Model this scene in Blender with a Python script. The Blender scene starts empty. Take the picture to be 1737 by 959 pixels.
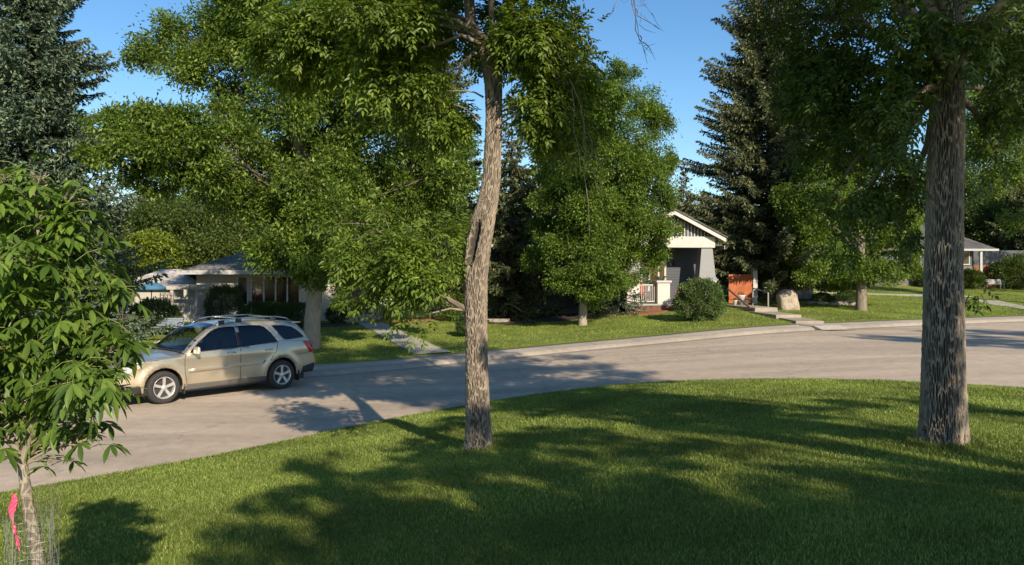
import bpy, bmesh, math, random
import numpy as np
from mathutils import Vector, noise

rng = np.random.default_rng(7)
random.seed(7)
SC = bpy.context.scene
R = math.radians

# ------------------------------------------------------------------ camera
FPX, CX, HY, CAMZ = 1300.0, 868.5, 465.0, 2.8       # focal length in photo pixels, centre, horizon row, eye height
cam = bpy.data.objects.new('camera', bpy.data.cameras.new('camera'))
SC.collection.objects.link(cam)
cam.location = (0, 0, CAMZ)
cam.rotation_euler = (R(90), 0, 0)
cam.data.sensor_width = 36
cam.data.lens = 36 * FPX / 1737
cam.data.shift_y = -(479.5 - HY) / 1737
cam.data.clip_end = 2000
SC.camera = cam

# ------------------------------------------------------------------ sky, sun, exposure
SUN_EL = R(28)
SHX, SHY = -0.40, 0.917            # the way shadows fall on the ground
w = bpy.data.worlds.new('World'); SC.world = w; w.use_nodes = True
nt = w.node_tree; nt.nodes.clear()
sky = nt.nodes.new('ShaderNodeTexSky'); sky.sky_type = 'NISHITA'; sky.sun_disc = False
sky.sun_elevation = SUN_EL; sky.sun_rotation = math.atan2(-SHX, -SHY)
sky.air_density = 1.0; sky.dust_density = 0.3; sky.ozone_density = 2.2
bg = nt.nodes.new('ShaderNodeBackground'); bg.inputs['Strength'].default_value = 0.10
ow = nt.nodes.new('ShaderNodeOutputWorld')
hs = nt.nodes.new('ShaderNodeHueSaturation'); hs.inputs['Saturation'].default_value = 1.24; hs.inputs['Value'].default_value = 1.06
nt.links.new(sky.outputs[0], hs.inputs['Color']); nt.links.new(hs.outputs[0], bg.inputs[0]); nt.links.new(bg.outputs[0], ow.inputs[0])
sun = bpy.data.objects.new('sun', bpy.data.lights.new('sun', 'SUN'))
SC.collection.objects.link(sun)
sun.data.energy = 4.8; sun.data.angle = R(0.55); sun.data.color = (1.0, 0.86, 0.67)
sd = Vector((SHX * math.cos(SUN_EL), SHY * math.cos(SUN_EL), -math.sin(SUN_EL)))
sun.rotation_euler = sd.to_track_quat('-Z', 'Y').to_euler()
SC.view_settings.view_transform = 'Standard'
SC.view_settings.look = 'None'
SC.view_settings.exposure = 0.62
SC.view_settings.gamma = 1.0
SC.cycles.max_bounces = 6
SC.cycles.transparent_max_bounces = 6
SC.cycles.use_denoising = True

# ------------------------------------------------------------------ materials
MATS = {}
def base_mat(name):
    m = bpy.data.materials.new(name); m.use_nodes = True
    MATS[name] = m
    return m, m.node_tree, m.node_tree.nodes['Principled BSDF'], m.node_tree.nodes['Material Output']

def mat(name, col, rough=0.7, metal=0.0, var=0.15, scale=8.0, bump=0.0, bscale=None, stretch=(1, 1, 1), coat=0.0, col2=None, big=0.0, spec=0.5):
    if name in MATS: return MATS[name]
    m, t, p, o = base_mat(name)
    p.inputs['Roughness'].default_value = rough; p.inputs['Metallic'].default_value = metal
    p.inputs['Specular IOR Level'].default_value = spec
    p.inputs['Coat Weight'].default_value = coat
    tc = t.nodes.new('ShaderNodeTexCoord'); mp = t.nodes.new('ShaderNodeMapping')
    mp.inputs['Scale'].default_value = stretch
    t.links.new(tc.outputs['Object'], mp.inputs['Vector'])
    n = t.nodes.new('ShaderNodeTexNoise'); n.inputs['Scale'].default_value = scale; n.inputs['Detail'].default_value = 6
    n.inputs['Roughness'].default_value = 0.65
    t.links.new(mp.outputs[0], n.inputs['Vector'])
    r = t.nodes.new('ShaderNodeValToRGB')
    c = np.array(col[:3]); c2 = np.array(col2 if col2 is not None else np.clip(c * (1 + var), 0, 1)); c1 = c * (1 - var)
    r.color_ramp.elements[0].position = 0.3; r.color_ramp.elements[1].position = 0.7
    r.color_ramp.elements[0].color = (*c1, 1); r.color_ramp.elements[1].color = (*c2, 1)
    t.links.new(n.outputs['Fac'], r.inputs['Fac'])
    out = r.outputs['Color']
    if big:
        n2 = t.nodes.new('ShaderNodeTexNoise'); n2.inputs['Scale'].default_value = scale * 0.08; n2.inputs['Detail'].default_value = 4
        t.links.new(mp.outputs[0], n2.inputs['Vector'])
        mr = t.nodes.new('ShaderNodeMapRange'); mr.inputs['From Min'].default_value = 0.3; mr.inputs['From Max'].default_value = 0.7
        mr.inputs['To Min'].default_value = 1 - big; mr.inputs['To Max'].default_value = 1 + big
        t.links.new(n2.outputs['Fac'], mr.inputs['Value'])
        mx = t.nodes.new('ShaderNodeVectorMath'); mx.operation = 'SCALE'
        t.links.new(out, mx.inputs[0]); t.links.new(mr.outputs[0], mx.inputs['Scale'])
        out = mx.outputs[0]
    t.links.new(out, p.inputs['Base Color'])
    if bump:
        b = t.nodes.new('ShaderNodeBump'); b.inputs['Strength'].default_value = bump; b.inputs['Distance'].default_value = 0.02
        nb = n
        if bscale:
            nb = t.nodes.new('ShaderNodeTexNoise'); nb.inputs['Scale'].default_value = bscale; nb.inputs['Detail'].default_value = 5
            t.links.new(mp.outputs[0], nb.inputs['Vector'])
        t.links.new(nb.outputs['Fac'], b.inputs['Height']); t.links.new(b.outputs[0], p.inputs['Normal'])
    return m

def leaf_mat(name, dark, mid, bright, trans=0.35, rough=0.45, tr_col=None, pl=.75, ph=1.3, ps=.9):
    if name in MATS: return MATS[name]
    m, t, p, o = base_mat(name)
    g = t.nodes.new('ShaderNodeNewGeometry')
    r = t.nodes.new('ShaderNodeValToRGB'); e = r.color_ramp.elements
    e[0].position = 0.0; e[0].color = (*dark, 1); e[1].position = 1.0; e[1].color = (*bright, 1)
    k = r.color_ramp.elements.new(0.55); k.color = (*mid, 1)
    t.links.new(g.outputs['Random Per Island'], r.inputs['Fac'])
    tc = t.nodes.new('ShaderNodeTexCoord'); n = t.nodes.new('ShaderNodeTexNoise'); n.inputs['Scale'].default_value = ps; n.inputs['Detail'].default_value = 5
    t.links.new(tc.outputs['Object'], n.inputs['Vector'])
    mr = t.nodes.new('ShaderNodeMapRange'); mr.inputs['From Min'].default_value = 0.3; mr.inputs['From Max'].default_value = 0.7
    mr.inputs['To Min'].default_value = pl; mr.inputs['To Max'].default_value = ph
    t.links.new(n.outputs['Fac'], mr.inputs['Value'])
    mx = t.nodes.new('ShaderNodeVectorMath'); mx.operation = 'SCALE'
    t.links.new(r.outputs['Color'], mx.inputs[0]); t.links.new(mr.outputs[0], mx.inputs['Scale'])
    t.links.new(mx.outputs[0], p.inputs['Base Color'])
    p.inputs['Roughness'].default_value = rough; p.inputs['Specular IOR Level'].default_value = 0.35
    tr = t.nodes.new('ShaderNodeBsdfTranslucent')
    tw = t.nodes.new('ShaderNodeVectorMath'); tw.operation = 'MULTIPLY'
    tw.inputs[1].default_value = tr_col or (1.5, 1.5, 0.6)
    t.links.new(mx.outputs[0], tw.inputs[0]); t.links.new(tw.outputs[0], tr.inputs['Color'])
    ms = t.nodes.new('ShaderNodeMixShader'); ms.inputs[0].default_value = trans
    t.links.new(p.outputs[0], ms.inputs[1]); t.links.new(tr.outputs[0], ms.inputs[2]); t.links.new(ms.outputs[0], o.inputs['Surface'])
    return m

def glass_mat(name, tint, alpha=0.25, rough=0.03):
    if name in MATS: return MATS[name]
    m, t, p, o = base_mat(name)
    gl = t.nodes.new('ShaderNodeBsdfGlossy'); gl.inputs['Roughness'].default_value = rough; gl.inputs['Color'].default_value = (0.9, 0.95, 1, 1)
    tr = t.nodes.new('ShaderNodeBsdfTransparent'); tr.inputs['Color'].default_value = (*tint, 1)
    fr = t.nodes.new('ShaderNodeFresnel'); fr.inputs['IOR'].default_value = 1.5
    ad = t.nodes.new('ShaderNodeMath'); ad.operation = 'ADD'; ad.inputs[1].default_value = alpha * 0.2
    t.links.new(fr.outputs[0], ad.inputs[0])
    ms = t.nodes.new('ShaderNodeMixShader')
    t.links.new(ad.outputs[0], ms.inputs[0]); t.links.new(tr.outputs[0], ms.inputs[1]); t.links.new(gl.outputs[0], ms.inputs[2])
    t.links.new(ms.outputs[0], o.inputs['Surface'])
    return m

def attr_bark(name, furrow, ridge, scar=None):
    if name in MATS: return MATS[name]
    m, t, p, o = base_mat(name)
    a = t.nodes.new('ShaderNodeAttribute'); a.attribute_name = 'ridge'
    tc = t.nodes.new('ShaderNodeTexCoord')
    n = t.nodes.new('ShaderNodeTexNoise'); n.inputs['Scale'].default_value = 3; n.inputs['Detail'].default_value = 8; n.inputs['Roughness'].default_value = 0.7
    t.links.new(tc.outputs['Object'], n.inputs['Vector'])
    r = t.nodes.new('ShaderNodeValToRGB'); r.color_ramp.elements[0].color = (*furrow, 1); r.color_ramp.elements[1].color = (*ridge, 1)
    r.color_ramp.elements[0].position = 0.12; r.color_ramp.elements[1].position = 0.85
    t.links.new(a.outputs['Fac'], r.inputs['Fac'])
    mr = t.nodes.new('ShaderNodeMapRange'); mr.inputs['From Min'].default_value = 0.3; mr.inputs['From Max'].default_value = 0.7
    mr.inputs['To Min'].default_value = 0.72; mr.inputs['To Max'].default_value = 1.2
    t.links.new(n.outputs['Fac'], mr.inputs['Value'])
    mx = t.nodes.new('ShaderNodeVectorMath'); mx.operation = 'SCALE'
    t.links.new(r.outputs[0], mx.inputs[0]); t.links.new(mr.outputs[0], mx.inputs['Scale'])
    out = mx.outputs[0]
    s = t.nodes.new('ShaderNodeAttribute'); s.attribute_name = 'scar'
    mc = t.nodes.new('ShaderNodeMix'); mc.data_type = 'RGBA'
    t.links.new(s.outputs['Fac'], mc.inputs['Factor']); t.links.new(out, mc.inputs[6]); mc.inputs[7].default_value = (*(scar or furrow), 1)
    t.links.new(mc.outputs[2], p.inputs['Base Color'])
    n2 = t.nodes.new('ShaderNodeTexNoise'); n2.inputs['Scale'].default_value = 60; n2.inputs['Detail'].default_value = 4
    mp = t.nodes.new('ShaderNodeMapping'); mp.inputs['Scale'].default_value = (1, 1, 0.3)
    t.links.new(tc.outputs['Object'], mp.inputs['Vector']); t.links.new(mp.outputs[0], n2.inputs['Vector'])
    b = t.nodes.new('ShaderNodeBump'); b.inputs['Strength'].default_value = 0.6; b.inputs['Distance'].default_value = 0.01
    t.links.new(n2.outputs['Fac'], b.inputs['Height']); t.links.new(b.outputs[0], p.inputs['Normal'])
    p.inputs['Roughness'].default_value = 0.9; p.inputs['Specular IOR Level'].default_value = 0.15
    return m

def shingle_mat(name, c1, c2, mortar):
    m, t, p, o = base_mat(name)
    tc = t.nodes.new('ShaderNodeTexCoord'); sx = t.nodes.new('ShaderNodeSeparateXYZ'); cb = t.nodes.new('ShaderNodeCombineXYZ')
    t.links.new(tc.outputs['Object'], sx.inputs[0])
    ad = t.nodes.new('ShaderNodeMath'); ad.operation = 'ADD'; t.links.new(sx.outputs[0], ad.inputs[0]); t.links.new(sx.outputs[1], ad.inputs[1])
    mu = t.nodes.new('ShaderNodeMath'); mu.operation = 'MULTIPLY'; mu.inputs[1].default_value = 2.4; t.links.new(sx.outputs[2], mu.inputs[0])
    t.links.new(ad.outputs[0], cb.inputs[0]); t.links.new(mu.outputs[0], cb.inputs[1])
    br = t.nodes.new('ShaderNodeTexBrick'); br.inputs['Scale'].default_value = 1.0; br.inputs['Brick Width'].default_value = 0.3
    br.inputs['Row Height'].default_value = 0.14; br.inputs['Mortar Size'].default_value = 0.012
    br.inputs['Color1'].default_value = (*c1, 1); br.inputs['Color2'].default_value = (*c2, 1); br.inputs['Mortar'].default_value = (*mortar, 1)
    t.links.new(cb.outputs[0], br.inputs['Vector'])
    n = t.nodes.new('ShaderNodeTexNoise'); n.inputs['Scale'].default_value = 1.3; n.inputs['Detail'].default_value = 8
    t.links.new(tc.outputs['Object'], n.inputs['Vector'])
    mr = t.nodes.new('ShaderNodeMapRange'); mr.inputs['From Min'].default_value = 0.3; mr.inputs['From Max'].default_value = 0.7
    mr.inputs['To Min'].default_value = 0.75; mr.inputs['To Max'].default_value = 1.25; t.links.new(n.outputs['Fac'], mr.inputs['Value'])
    mx = t.nodes.new('ShaderNodeVectorMath'); mx.operation = 'SCALE'
    t.links.new(br.outputs['Color'], mx.inputs[0]); t.links.new(mr.outputs[0], mx.inputs['Scale'])
    t.links.new(mx.outputs[0], p.inputs['Base Color'])
    b = t.nodes.new('ShaderNodeBump'); b.inputs['Strength'].default_value = 0.8; b.inputs['Distance'].default_value = 0.02; b.invert = True
    t.links.new(br.outputs['Fac'], b.inputs['Height']); t.links.new(b.outputs[0], p.inputs['Normal'])
    p.inputs['Roughness'].default_value = 0.95; p.inputs['Specular IOR Level'].default_value = 0.05
    return m

def siding_mat(name, col, pitch=0.12, axis='z', depth=0.012, var=0.06):
    m, t, p, o = base_mat(name)
    tc = t.nodes.new('ShaderNodeTexCoord'); sx = t.nodes.new('ShaderNodeSeparateXYZ'); t.links.new(tc.outputs['Object'], sx.inputs[0])
    d = t.nodes.new('ShaderNodeMath'); d.operation = 'DIVIDE'; d.inputs[1].default_value = pitch
    t.links.new(sx.outputs[{'x': 0, 'y': 1, 'z': 2}[axis]], d.inputs[0])
    f = t.nodes.new('ShaderNodeMath'); f.operation = 'FRACT'; t.links.new(d.outputs[0], f.inputs[0])
    b = t.nodes.new('ShaderNodeBump'); b.inputs['Strength'].default_value = 1.0; b.inputs['Distance'].default_value = depth; b.invert = True
    t.links.new(f.outputs[0], b.inputs['Height']); t.links.new(b.outputs[0], p.inputs['Normal'])
    n = t.nodes.new('ShaderNodeTexNoise'); n.inputs['Scale'].default_value = 2.0; n.inputs['Detail'].default_value = 8; t.links.new(tc.outputs['Object'], n.inputs['Vector'])
    r = t.nodes.new('ShaderNodeValToRGB'); c = np.array(col)
    r.color_ramp.elements[0].color = (*(c * (1 - 2 * var)), 1); r.color_ramp.elements[1].color = (*np.clip(c * (1 + var), 0, 1), 1)
    r.color_ramp.elements[0].position = 0.3; r.color_ramp.elements[1].position = 0.6
    t.links.new(n.outputs['Fac'], r.inputs['Fac']); t.links.new(r.outputs[0], p.inputs['Base Color'])
    p.inputs['Roughness'].default_value = 0.6
    return m

# ------------------------------------------------------------------ object helpers
def link(o): SC.collection.objects.link(o); return o

def tag(o, label, cat, group=None, kind=None):
    o['label'] = label; o['category'] = cat
    if group: o['group'] = group
    if kind: o['kind'] = kind
    return o

def thing(name, loc, label, cat, group=None, rz=0.0):
    o = bpy.data.objects.new(name, None); link(o); o.location = loc; o.rotation_euler = (0, 0, rz)
    o.empty_display_size = 0.2
    return tag(o, label, cat, group)

def np_mesh(name, V, Fq, material, parent=None, smooth=False, attrs=None, loc=None):
    """V (n,3) float, Fq (m,k) int with constant k"""
    V = np.asarray(V, dtype=np.float32); Fq = np.asarray(Fq, dtype=np.int32)
    if parent is not None and loc is None:
        loc = parent.location
        if abs(parent.rotation_euler.z) < 1e-9: V = V - np.array(loc, dtype=np.float32)
    k = Fq.shape[1]
    me = bpy.data.meshes.new(name)
    me.vertices.add(len(V)); me.vertices.foreach_set('co', V.ravel())
    me.loops.add(Fq.size); me.loops.foreach_set('vertex_index', Fq.ravel())
    me.polygons.add(len(Fq)); me.polygons.foreach_set('loop_start', np.arange(0, Fq.size, k, dtype=np.int32))
    me.polygons.foreach_set('use_smooth', np.full(len(Fq), smooth))
    if attrs:
        for an, av in attrs.items():
            at = me.attributes.new(an, 'FLOAT', 'POINT'); at.data.foreach_set('value', np.asarray(av, dtype=np.float32))
    me.update(); me.validate()
    me.materials.append(material)
    o = bpy.data.objects.new(name, me); link(o)
    if parent is not None: o.parent = parent
    return o

class MB:
    """collects shapes into one mesh, in the local space of its parent"""
    def __init__(s): s.v = []; s.f = []; s.sm = []
    def add(s, v, f, smooth=False):
        n = len(s.v); s.v += [tuple(map(float, p)) for p in v]; s.f += [[i + n for i in q] for q in f]; s.sm += [smooth] * len(f)
    def box(s, x0, x1, y0, y1, z0, z1):
        if x0 > x1: x0, x1 = x1, x0
        if y0 > y1: y0, y1 = y1, y0
        v = [(x0, y0, z0), (x1, y0, z0), (x1, y1, z0), (x0, y1, z0), (x0, y0, z1), (x1, y0, z1), (x1, y1, z1), (x0, y1, z1)]
        s.add(v, [[0, 3, 2, 1], [4, 5, 6, 7], [0, 1, 5, 4], [1, 2, 6, 5], [2, 3, 7, 6], [3, 0, 4, 7]]); return s
    def frustum(s, cx, cy, z0, z1, a0, b0, a1, b1):
        v = [(cx + sx * a * .5, cy + sy * b * .5, z) for z, a, b in ((z0, a0, b0), (z1, a1, b1)) for sx, sy in ((-1, -1), (1, -1), (1, 1), (-1, 1))]
        s.add(v, [[0, 3, 2, 1], [4, 5, 6, 7], [0, 1, 5, 4], [1, 2, 6, 5], [2, 3, 7, 6], [3, 0, 4, 7]]); return s
    def prism(s, poly, axis, a, b):
        """poly of 2-D points extruded along axis from a to b"""
        n = len(poly)
        def P(p, t):
            return {'x': (t, p[0], p[1]), 'y': (p[0], t, p[1]), 'z': (p[0], p[1], t)}[axis]
        v = [P(p, a) for p in poly] + [P(p, b) for p in poly]
        s.add(v, [list(range(n)), list(range(2 * n - 1, n - 1, -1))] + [[i, i + n, (i + 1) % n + n, (i + 1) % n] for i in range(n)]); return s
    def beam(s, p, q, wd, ht):
        p = Vector(p); q = Vector(q); d = (q - p).normalized()
        u = Vector((0, 0, 1)) if abs(d.z) < 0.95 else Vector((1, 0, 0))
        a = d.cross(u).normalized() * wd / 2; b = a.cross(d).normalized() * ht / 2
        v = [p - a - b, p + a - b, p + a + b, p - a + b, q - a - b, q + a - b, q + a + b, q - a + b]
        s.add(v, [[0, 3, 2, 1], [4, 5, 6, 7], [0, 1, 5, 4], [1, 2, 6, 5], [2, 3, 7, 6], [3, 0, 4, 7]]); return s
    def tube(s, pts, rad, n=8, caps=True):
        v, f = tube_arrays(pts, rad, n); s.add(v, f.tolist(), True)
        if caps:
            k = len(s.v) - len(v)
            s.f += [[k + i for i in range(n)][::-1], [k + len(v) - n + i for i in range(n)]]; s.sm += [False, False]
        return s
    def lathe(s, prof, n=20, c=(0, 0, 0), axis='z'):
        v = []; f = []
        for (r, h) in prof:
            for i in range(n):
                a = 2 * math.pi * i / n; x, y = r * math.cos(a), r * math.sin(a)
                v.append({'z': (c[0] + x, c[1] + y, c[2] + h), 'y': (c[0] + x, c[1] + h, c[2] + y), 'x': (c[0] + h, c[1] + x, c[2] + y)}[axis])
        for j in range(len(prof) - 1):
            for i in range(n):
                f.append([j * n + i, j * n + (i + 1) % n, (j + 1) * n + (i + 1) % n, (j + 1) * n + i])
        s.add(v, f, True); return s
    def build(s, name, material, parent=None, bevel=0.0, auto=True):
        me = bpy.data.meshes.new(name); me.from_pydata(s.v, [], s.f)
        for p, q in zip(me.polygons, s.sm): p.use_smooth = q
        bm = bmesh.new(); bm.from_mesh(me); bmesh.ops.recalc_face_normals(bm, faces=bm.faces); bm.to_mesh(me); bm.free()
        me.materials.append(material)
        o = bpy.data.objects.new(name, me); link(o)
        if parent is not None: o.parent = parent
        if bevel:
            b = o.modifiers.new('bevel', 'BEVEL'); b.width = bevel; b.segments = 2; b.limit_method = 'ANGLE'
        return o

def tube_arrays(pts, rad, n=8):
    pts = np.asarray(pts, float); rad = np.asarray(rad, float)
    if rad.ndim == 0: rad = np.full(len(pts), float(rad))
    T = np.gradient(pts, axis=0); T /= np.linalg.norm(T, axis=1)[:, None] + 1e-9
    ref = np.where(np.abs(T[:, 2:3]) < 0.9, np.array([[0, 0, 1.0]]), np.array([[1.0, 0, 0]]))
    if np.mean(np.abs(T[:, 2])) >= 0.6: ref = np.tile([[1.0, 0.13, 0]], (len(pts), 1))
    elif np.mean(np.abs(T[:, 2])) < 0.6: ref = np.tile([[0.05, 0.03, 1.0]], (len(pts), 1))
    A = np.cross(T, ref); A /= np.linalg.norm(A, axis=1)[:, None] + 1e-9
    B = np.cross(T, A)
    th = np.linspace(0, 2 * np.pi, n, endpoint=False)
    V = pts[:, None, :] + rad[:, None, None] * (A[:, None, :] * np.cos(th)[None, :, None] + B[:, None, :] * np.sin(th)[None, :, None])
    k = len(pts); i = np.arange(n); j = np.arange(k - 1)
    J, I = np.meshgrid(j, i, indexing='ij'); I2 = (I + 1) % n
    F = np.stack([J * n + I, J * n + I2, (J + 1) * n + I2, (J + 1) * n + I], -1).reshape(-1, 4)
    return V.reshape(-1, 3), F

class QB:
    """numpy quads collector"""
    def __init__(s): s.V = []; s.F = []; s.n = 0
    def add(s, V, F): s.V.append(V); s.F.append(np.asarray(F) + s.n); s.n += len(V)
    def tube(s, pts, rad, n=6): s.add(*tube_arrays(pts, rad, n))
    def build(s, name, material, parent=None, smooth=True, attrs=None):
        return np_mesh(name, np.concatenate(s.V), np.concatenate(s.F), material, parent, smooth, attrs)

# ------------------------------------------------------------------ terrain
def smooth_curve(pts, sig=0.9):
    p = np.array(pts, float); xs = np.arange(-90, 120, 0.1); ys = np.interp(xs, p[:, 0], p[:, 1])
    k = np.exp(-0.5 * (np.arange(-40, 41) * 0.1 / sig) ** 2); k /= k.sum()
    yy = np.convolve(np.pad(ys, 40, mode='reflect', reflect_type='odd'), k, 'valid')
    g = np.gradient(yy, xs)
    return xs, yy, g
NX, NY, NG = smooth_curve([(-90, -70), (-40, -18.5), (-16, .2), (-9, 6.9), (-6.3, 9.45), (-4.75, 10.9), (-3.55, 12.45), (-2.37, 14.0), (-.45, 15.5), (1.2, 16.5), (2.98, 16.9), (5.3, 16.3), (7, 15.6), (8.2, 14.6), (9.2, 13.7), (12, 10.5), (20, 0), (40, -25), (120, -120)])
FX, FY, FG = smooth_curve([(-90, -60), (-60, -30), (-20, 5.5), (-12, 14.2), (-8.8, 17.85), (-6.9, 20.0), (-5.2, 21.2), (-3.6, 22.2), (-1.4, 23.8), (2.2, 25.3), (5.5, 26.2), (12, 29), (16.8, 31.4), (22.8, 34.1), (40, 41), (120, 72)], 0.7)
def Nf(x): return np.interp(x, NX, NY)
def Nk(x): return np.sqrt(1 + np.interp(x, NX, NG) ** 2)
def Ff(x): return np.interp(x, FX, FY)
def Fk(x): return np.sqrt(1 + np.interp(x, FX, FG) ** 2)
def sstep(t): t = np.clip(t, 0, 1); return t * t * (3 - 2 * t)
def zroad(x): return 0.70 * sstep((np.asarray(x, float) + 5) / 17.0)
SIDEW = 1.45
def lawn_near_z(x, d): return zroad(x) + 0.11 + 0.075 * np.clip(d, 0, 60) - 0.0008 * np.clip(d, 0, 40) ** 2
def lawn_far_z(x, d):
    d = np.clip(d, 0, 40)
    return zroad(x) + 0.135 + 0.03 * d + 0.002 * np.clip(d, 0, 26) ** 2 * sstep(np.asarray(x) / 14.0)
def H(x, y):
    x = np.asarray(x, float); y = np.asarray(y, float)
    dn = (Nf(x) - y) / Nk(x); df = (y - Ff(x)) / Fk(x)
    z = zroad(x)
    z = np.where(dn > 0, lawn_near_z(x, dn), z)
    z = np.where(df > 0, zroad(x) + 0.12, z)
    z = np.where(df > SIDEW, lawn_far_z(x, df - SIDEW), z)
    return z
def gp(px, py):
    """the ground point seen at a photo pixel"""
    ys = np.arange(2.5, 140, 0.02); xs = (px - CX) / FPX * ys; zs = CAMZ - (py - HY) / FPX * ys
    i = np.argmax(zs <= H(xs, ys))
    if i == 0: i = len(ys) - 1
    return np.array([xs[i], ys[i], float(H(xs[i], ys[i]))])
def PX(px, py, D): return np.array([(px - CX) / FPX * D, D, CAMZ - (py - HY) / FPX * D])

def sheet(name, xs, offs, yfun, zfun, material, parent=None):
    X, O = np.meshgrid(xs, offs, indexing='ij')
    Y = yfun(X, O); Z = zfun(X, O, Y)
    V = np.stack([X, Y, Z], -1).reshape(-1, 3); n = len(offs); m = len(xs)
    i, j = np.meshgrid(np.arange(m - 1), np.arange(n - 1), indexing='ij')
    F = np.stack([i * n + j, (i + 1) * n + j, (i + 1) * n + j + 1, i * n + j + 1], -1).reshape(-1, 4)
    o = np_mesh(name, V, F, material, parent, True); return o

def road_mat():
    m, t, p, o = base_mat('asphalt_aged')
    tc = t.nodes.new('ShaderNodeTexCoord')
    def nz(scale, det=6, ro=.6, st=None):
        n = t.nodes.new('ShaderNodeTexNoise'); n.inputs['Scale'].default_value = scale; n.inputs['Detail'].default_value = det; n.inputs['Roughness'].default_value = ro
        if st:
            mp = t.nodes.new('ShaderNodeMapping'); mp.inputs['Scale'].default_value = st; mp.inputs['Rotation'].default_value = (0, 0, R(-32))
            t.links.new(tc.outputs['Object'], mp.inputs['Vector']); t.links.new(mp.outputs[0], n.inputs['Vector'])
        else: t.links.new(tc.outputs['Object'], n.inputs['Vector'])
        return n
    fine = nz(120, 3, .8); mid = nz(3.5, 8, .7); big = nz(.5, 4, .5, (.25, 1.6, 1))
    r = t.nodes.new('ShaderNodeValToRGB'); r.color_ramp.elements[0].position = .28; r.color_ramp.elements[1].position = .72
    r.color_ramp.elements[0].color = (.29, .23, .168, 1); r.color_ramp.elements[1].color = (.57, .465, .355, 1)
    t.links.new(fine.outputs['Fac'], r.inputs['Fac'])
    prev = r.outputs[0]
    for n, lo, hi in ((mid, .88, 1.1), (big, .82, 1.13)):
        mr = t.nodes.new('ShaderNodeMapRange'); mr.inputs['From Min'].default_value = .35; mr.inputs['From Max'].default_value = .65
        mr.inputs['To Min'].default_value = lo; mr.inputs['To Max'].default_value = hi; t.links.new(n.outputs['Fac'], mr.inputs['Value'])
        mx = t.nodes.new('ShaderNodeVectorMath'); mx.operation = 'SCALE'; t.links.new(prev, mx.inputs[0]); t.links.new(mr.outputs[0], mx.inputs['Scale']); prev = mx.outputs[0]
    # hairline cracks
    vo = t.nodes.new('ShaderNodeTexVoronoi'); vo.feature = 'DISTANCE_TO_EDGE'; vo.inputs['Scale'].default_value = 0.28
    wn = nz(1.2, 6, .7); va = t.nodes.new('ShaderNodeVectorMath'); va.operation = 'ADD'
    t.links.new(tc.outputs['Object'], va.inputs[0]); t.links.new(wn.outputs['Color'], va.inputs[1]); t.links.new(va.outputs[0], vo.inputs['Vector'])
    cr = t.nodes.new('ShaderNodeMapRange'); cr.inputs['From Min'].default_value = 0.0; cr.inputs['From Max'].default_value = .008
    cr.inputs['To Min'].default_value = .72; cr.inputs['To Max'].default_value = 1.0; t.links.new(vo.outputs['Distance'], cr.inputs['Value'])
    mx = t.nodes.new('ShaderNodeVectorMath'); mx.operation = 'SCALE'; t.links.new(prev, mx.inputs[0]); t.links.new(cr.outputs[0], mx.inputs['Scale'])
    t.links.new(mx.outputs[0], p.inputs['Base Color'])
    b = t.nodes.new('ShaderNodeBump'); b.inputs['Strength'].default_value = .5; b.inputs['Distance'].default_value = .006
    t.links.new(fine.outputs['Fac'], b.inputs['Height']); t.links.new(b.outputs[0], p.inputs['Normal'])
    p.inputs['Roughness'].default_value = .85
    return m

def lawn_mat(name, soil, g1, g2, gy, fs=220):
    m, t, p, o = base_mat(name)
    tc = t.nodes.new('ShaderNodeTexCoord')
    def nz(scale, det=6, ro=.6):
        n = t.nodes.new('ShaderNodeTexNoise'); n.inputs['Scale'].default_value = scale; n.inputs['Detail'].default_value = det; n.inputs['Roughness'].default_value = ro
        t.links.new(tc.outputs['Object'], n.inputs['Vector']); return n
    fine = nz(fs, 3, .8); mid = nz(9, 8, .75); big = nz(.55, 5, .6)
    r = t.nodes.new('ShaderNodeValToRGB'); r.color_ramp.elements[0].position = .3; r.color_ramp.elements[1].position = .7
    r.color_ramp.elements[0].color = (*soil, 1); r.color_ramp.elements[1].color = (*g2, 1); e = r.color_ramp.elements.new(.48); e.color = (*g1, 1)
    t.links.new(fine.outputs['Fac'], r.inputs['Fac'])
    mrb = t.nodes.new('ShaderNodeMapRange'); mrb.inputs['From Min'].default_value = .42; mrb.inputs['From Max'].default_value = .68; mrb.inputs['To Max'].default_value = .6
    t.links.new(big.outputs['Fac'], mrb.inputs['Value'])
    mc = t.nodes.new('ShaderNodeMix'); mc.data_type = 'RGBA'; t.links.new(mrb.outputs[0], mc.inputs['Factor'])
    t.links.new(r.outputs[0], mc.inputs[6]); mc.inputs[7].default_value = (*gy, 1)
    mr = t.nodes.new('ShaderNodeMapRange'); mr.inputs['From Min'].default_value = .3; mr.inputs['From Max'].default_value = .7
    mr.inputs['To Min'].default_value = .7; mr.inputs['To Max'].default_value = 1.25; t.links.new(mid.outputs['Fac'], mr.inputs['Value'])
    mx = t.nodes.new('ShaderNodeVectorMath'); mx.operation = 'SCALE'; t.links.new(mc.outputs[2], mx.inputs[0]); t.links.new(mr.outputs[0], mx.inputs['Scale'])
    t.links.new(mx.outputs[0], p.inputs['Base Color'])
    b = t.nodes.new('ShaderNodeBump'); b.inputs['Strength'].default_value = 1; b.inputs['Distance'].default_value = .03
    t.links.new(fine.outputs['Fac'], b.inputs['Height']); t.links.new(b.outputs[0], p.inputs['Normal'])
    p.inputs['Roughness'].default_value = 1.0; p.inputs['Specular IOR Level'].default_value = 0.1
    return m

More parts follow.
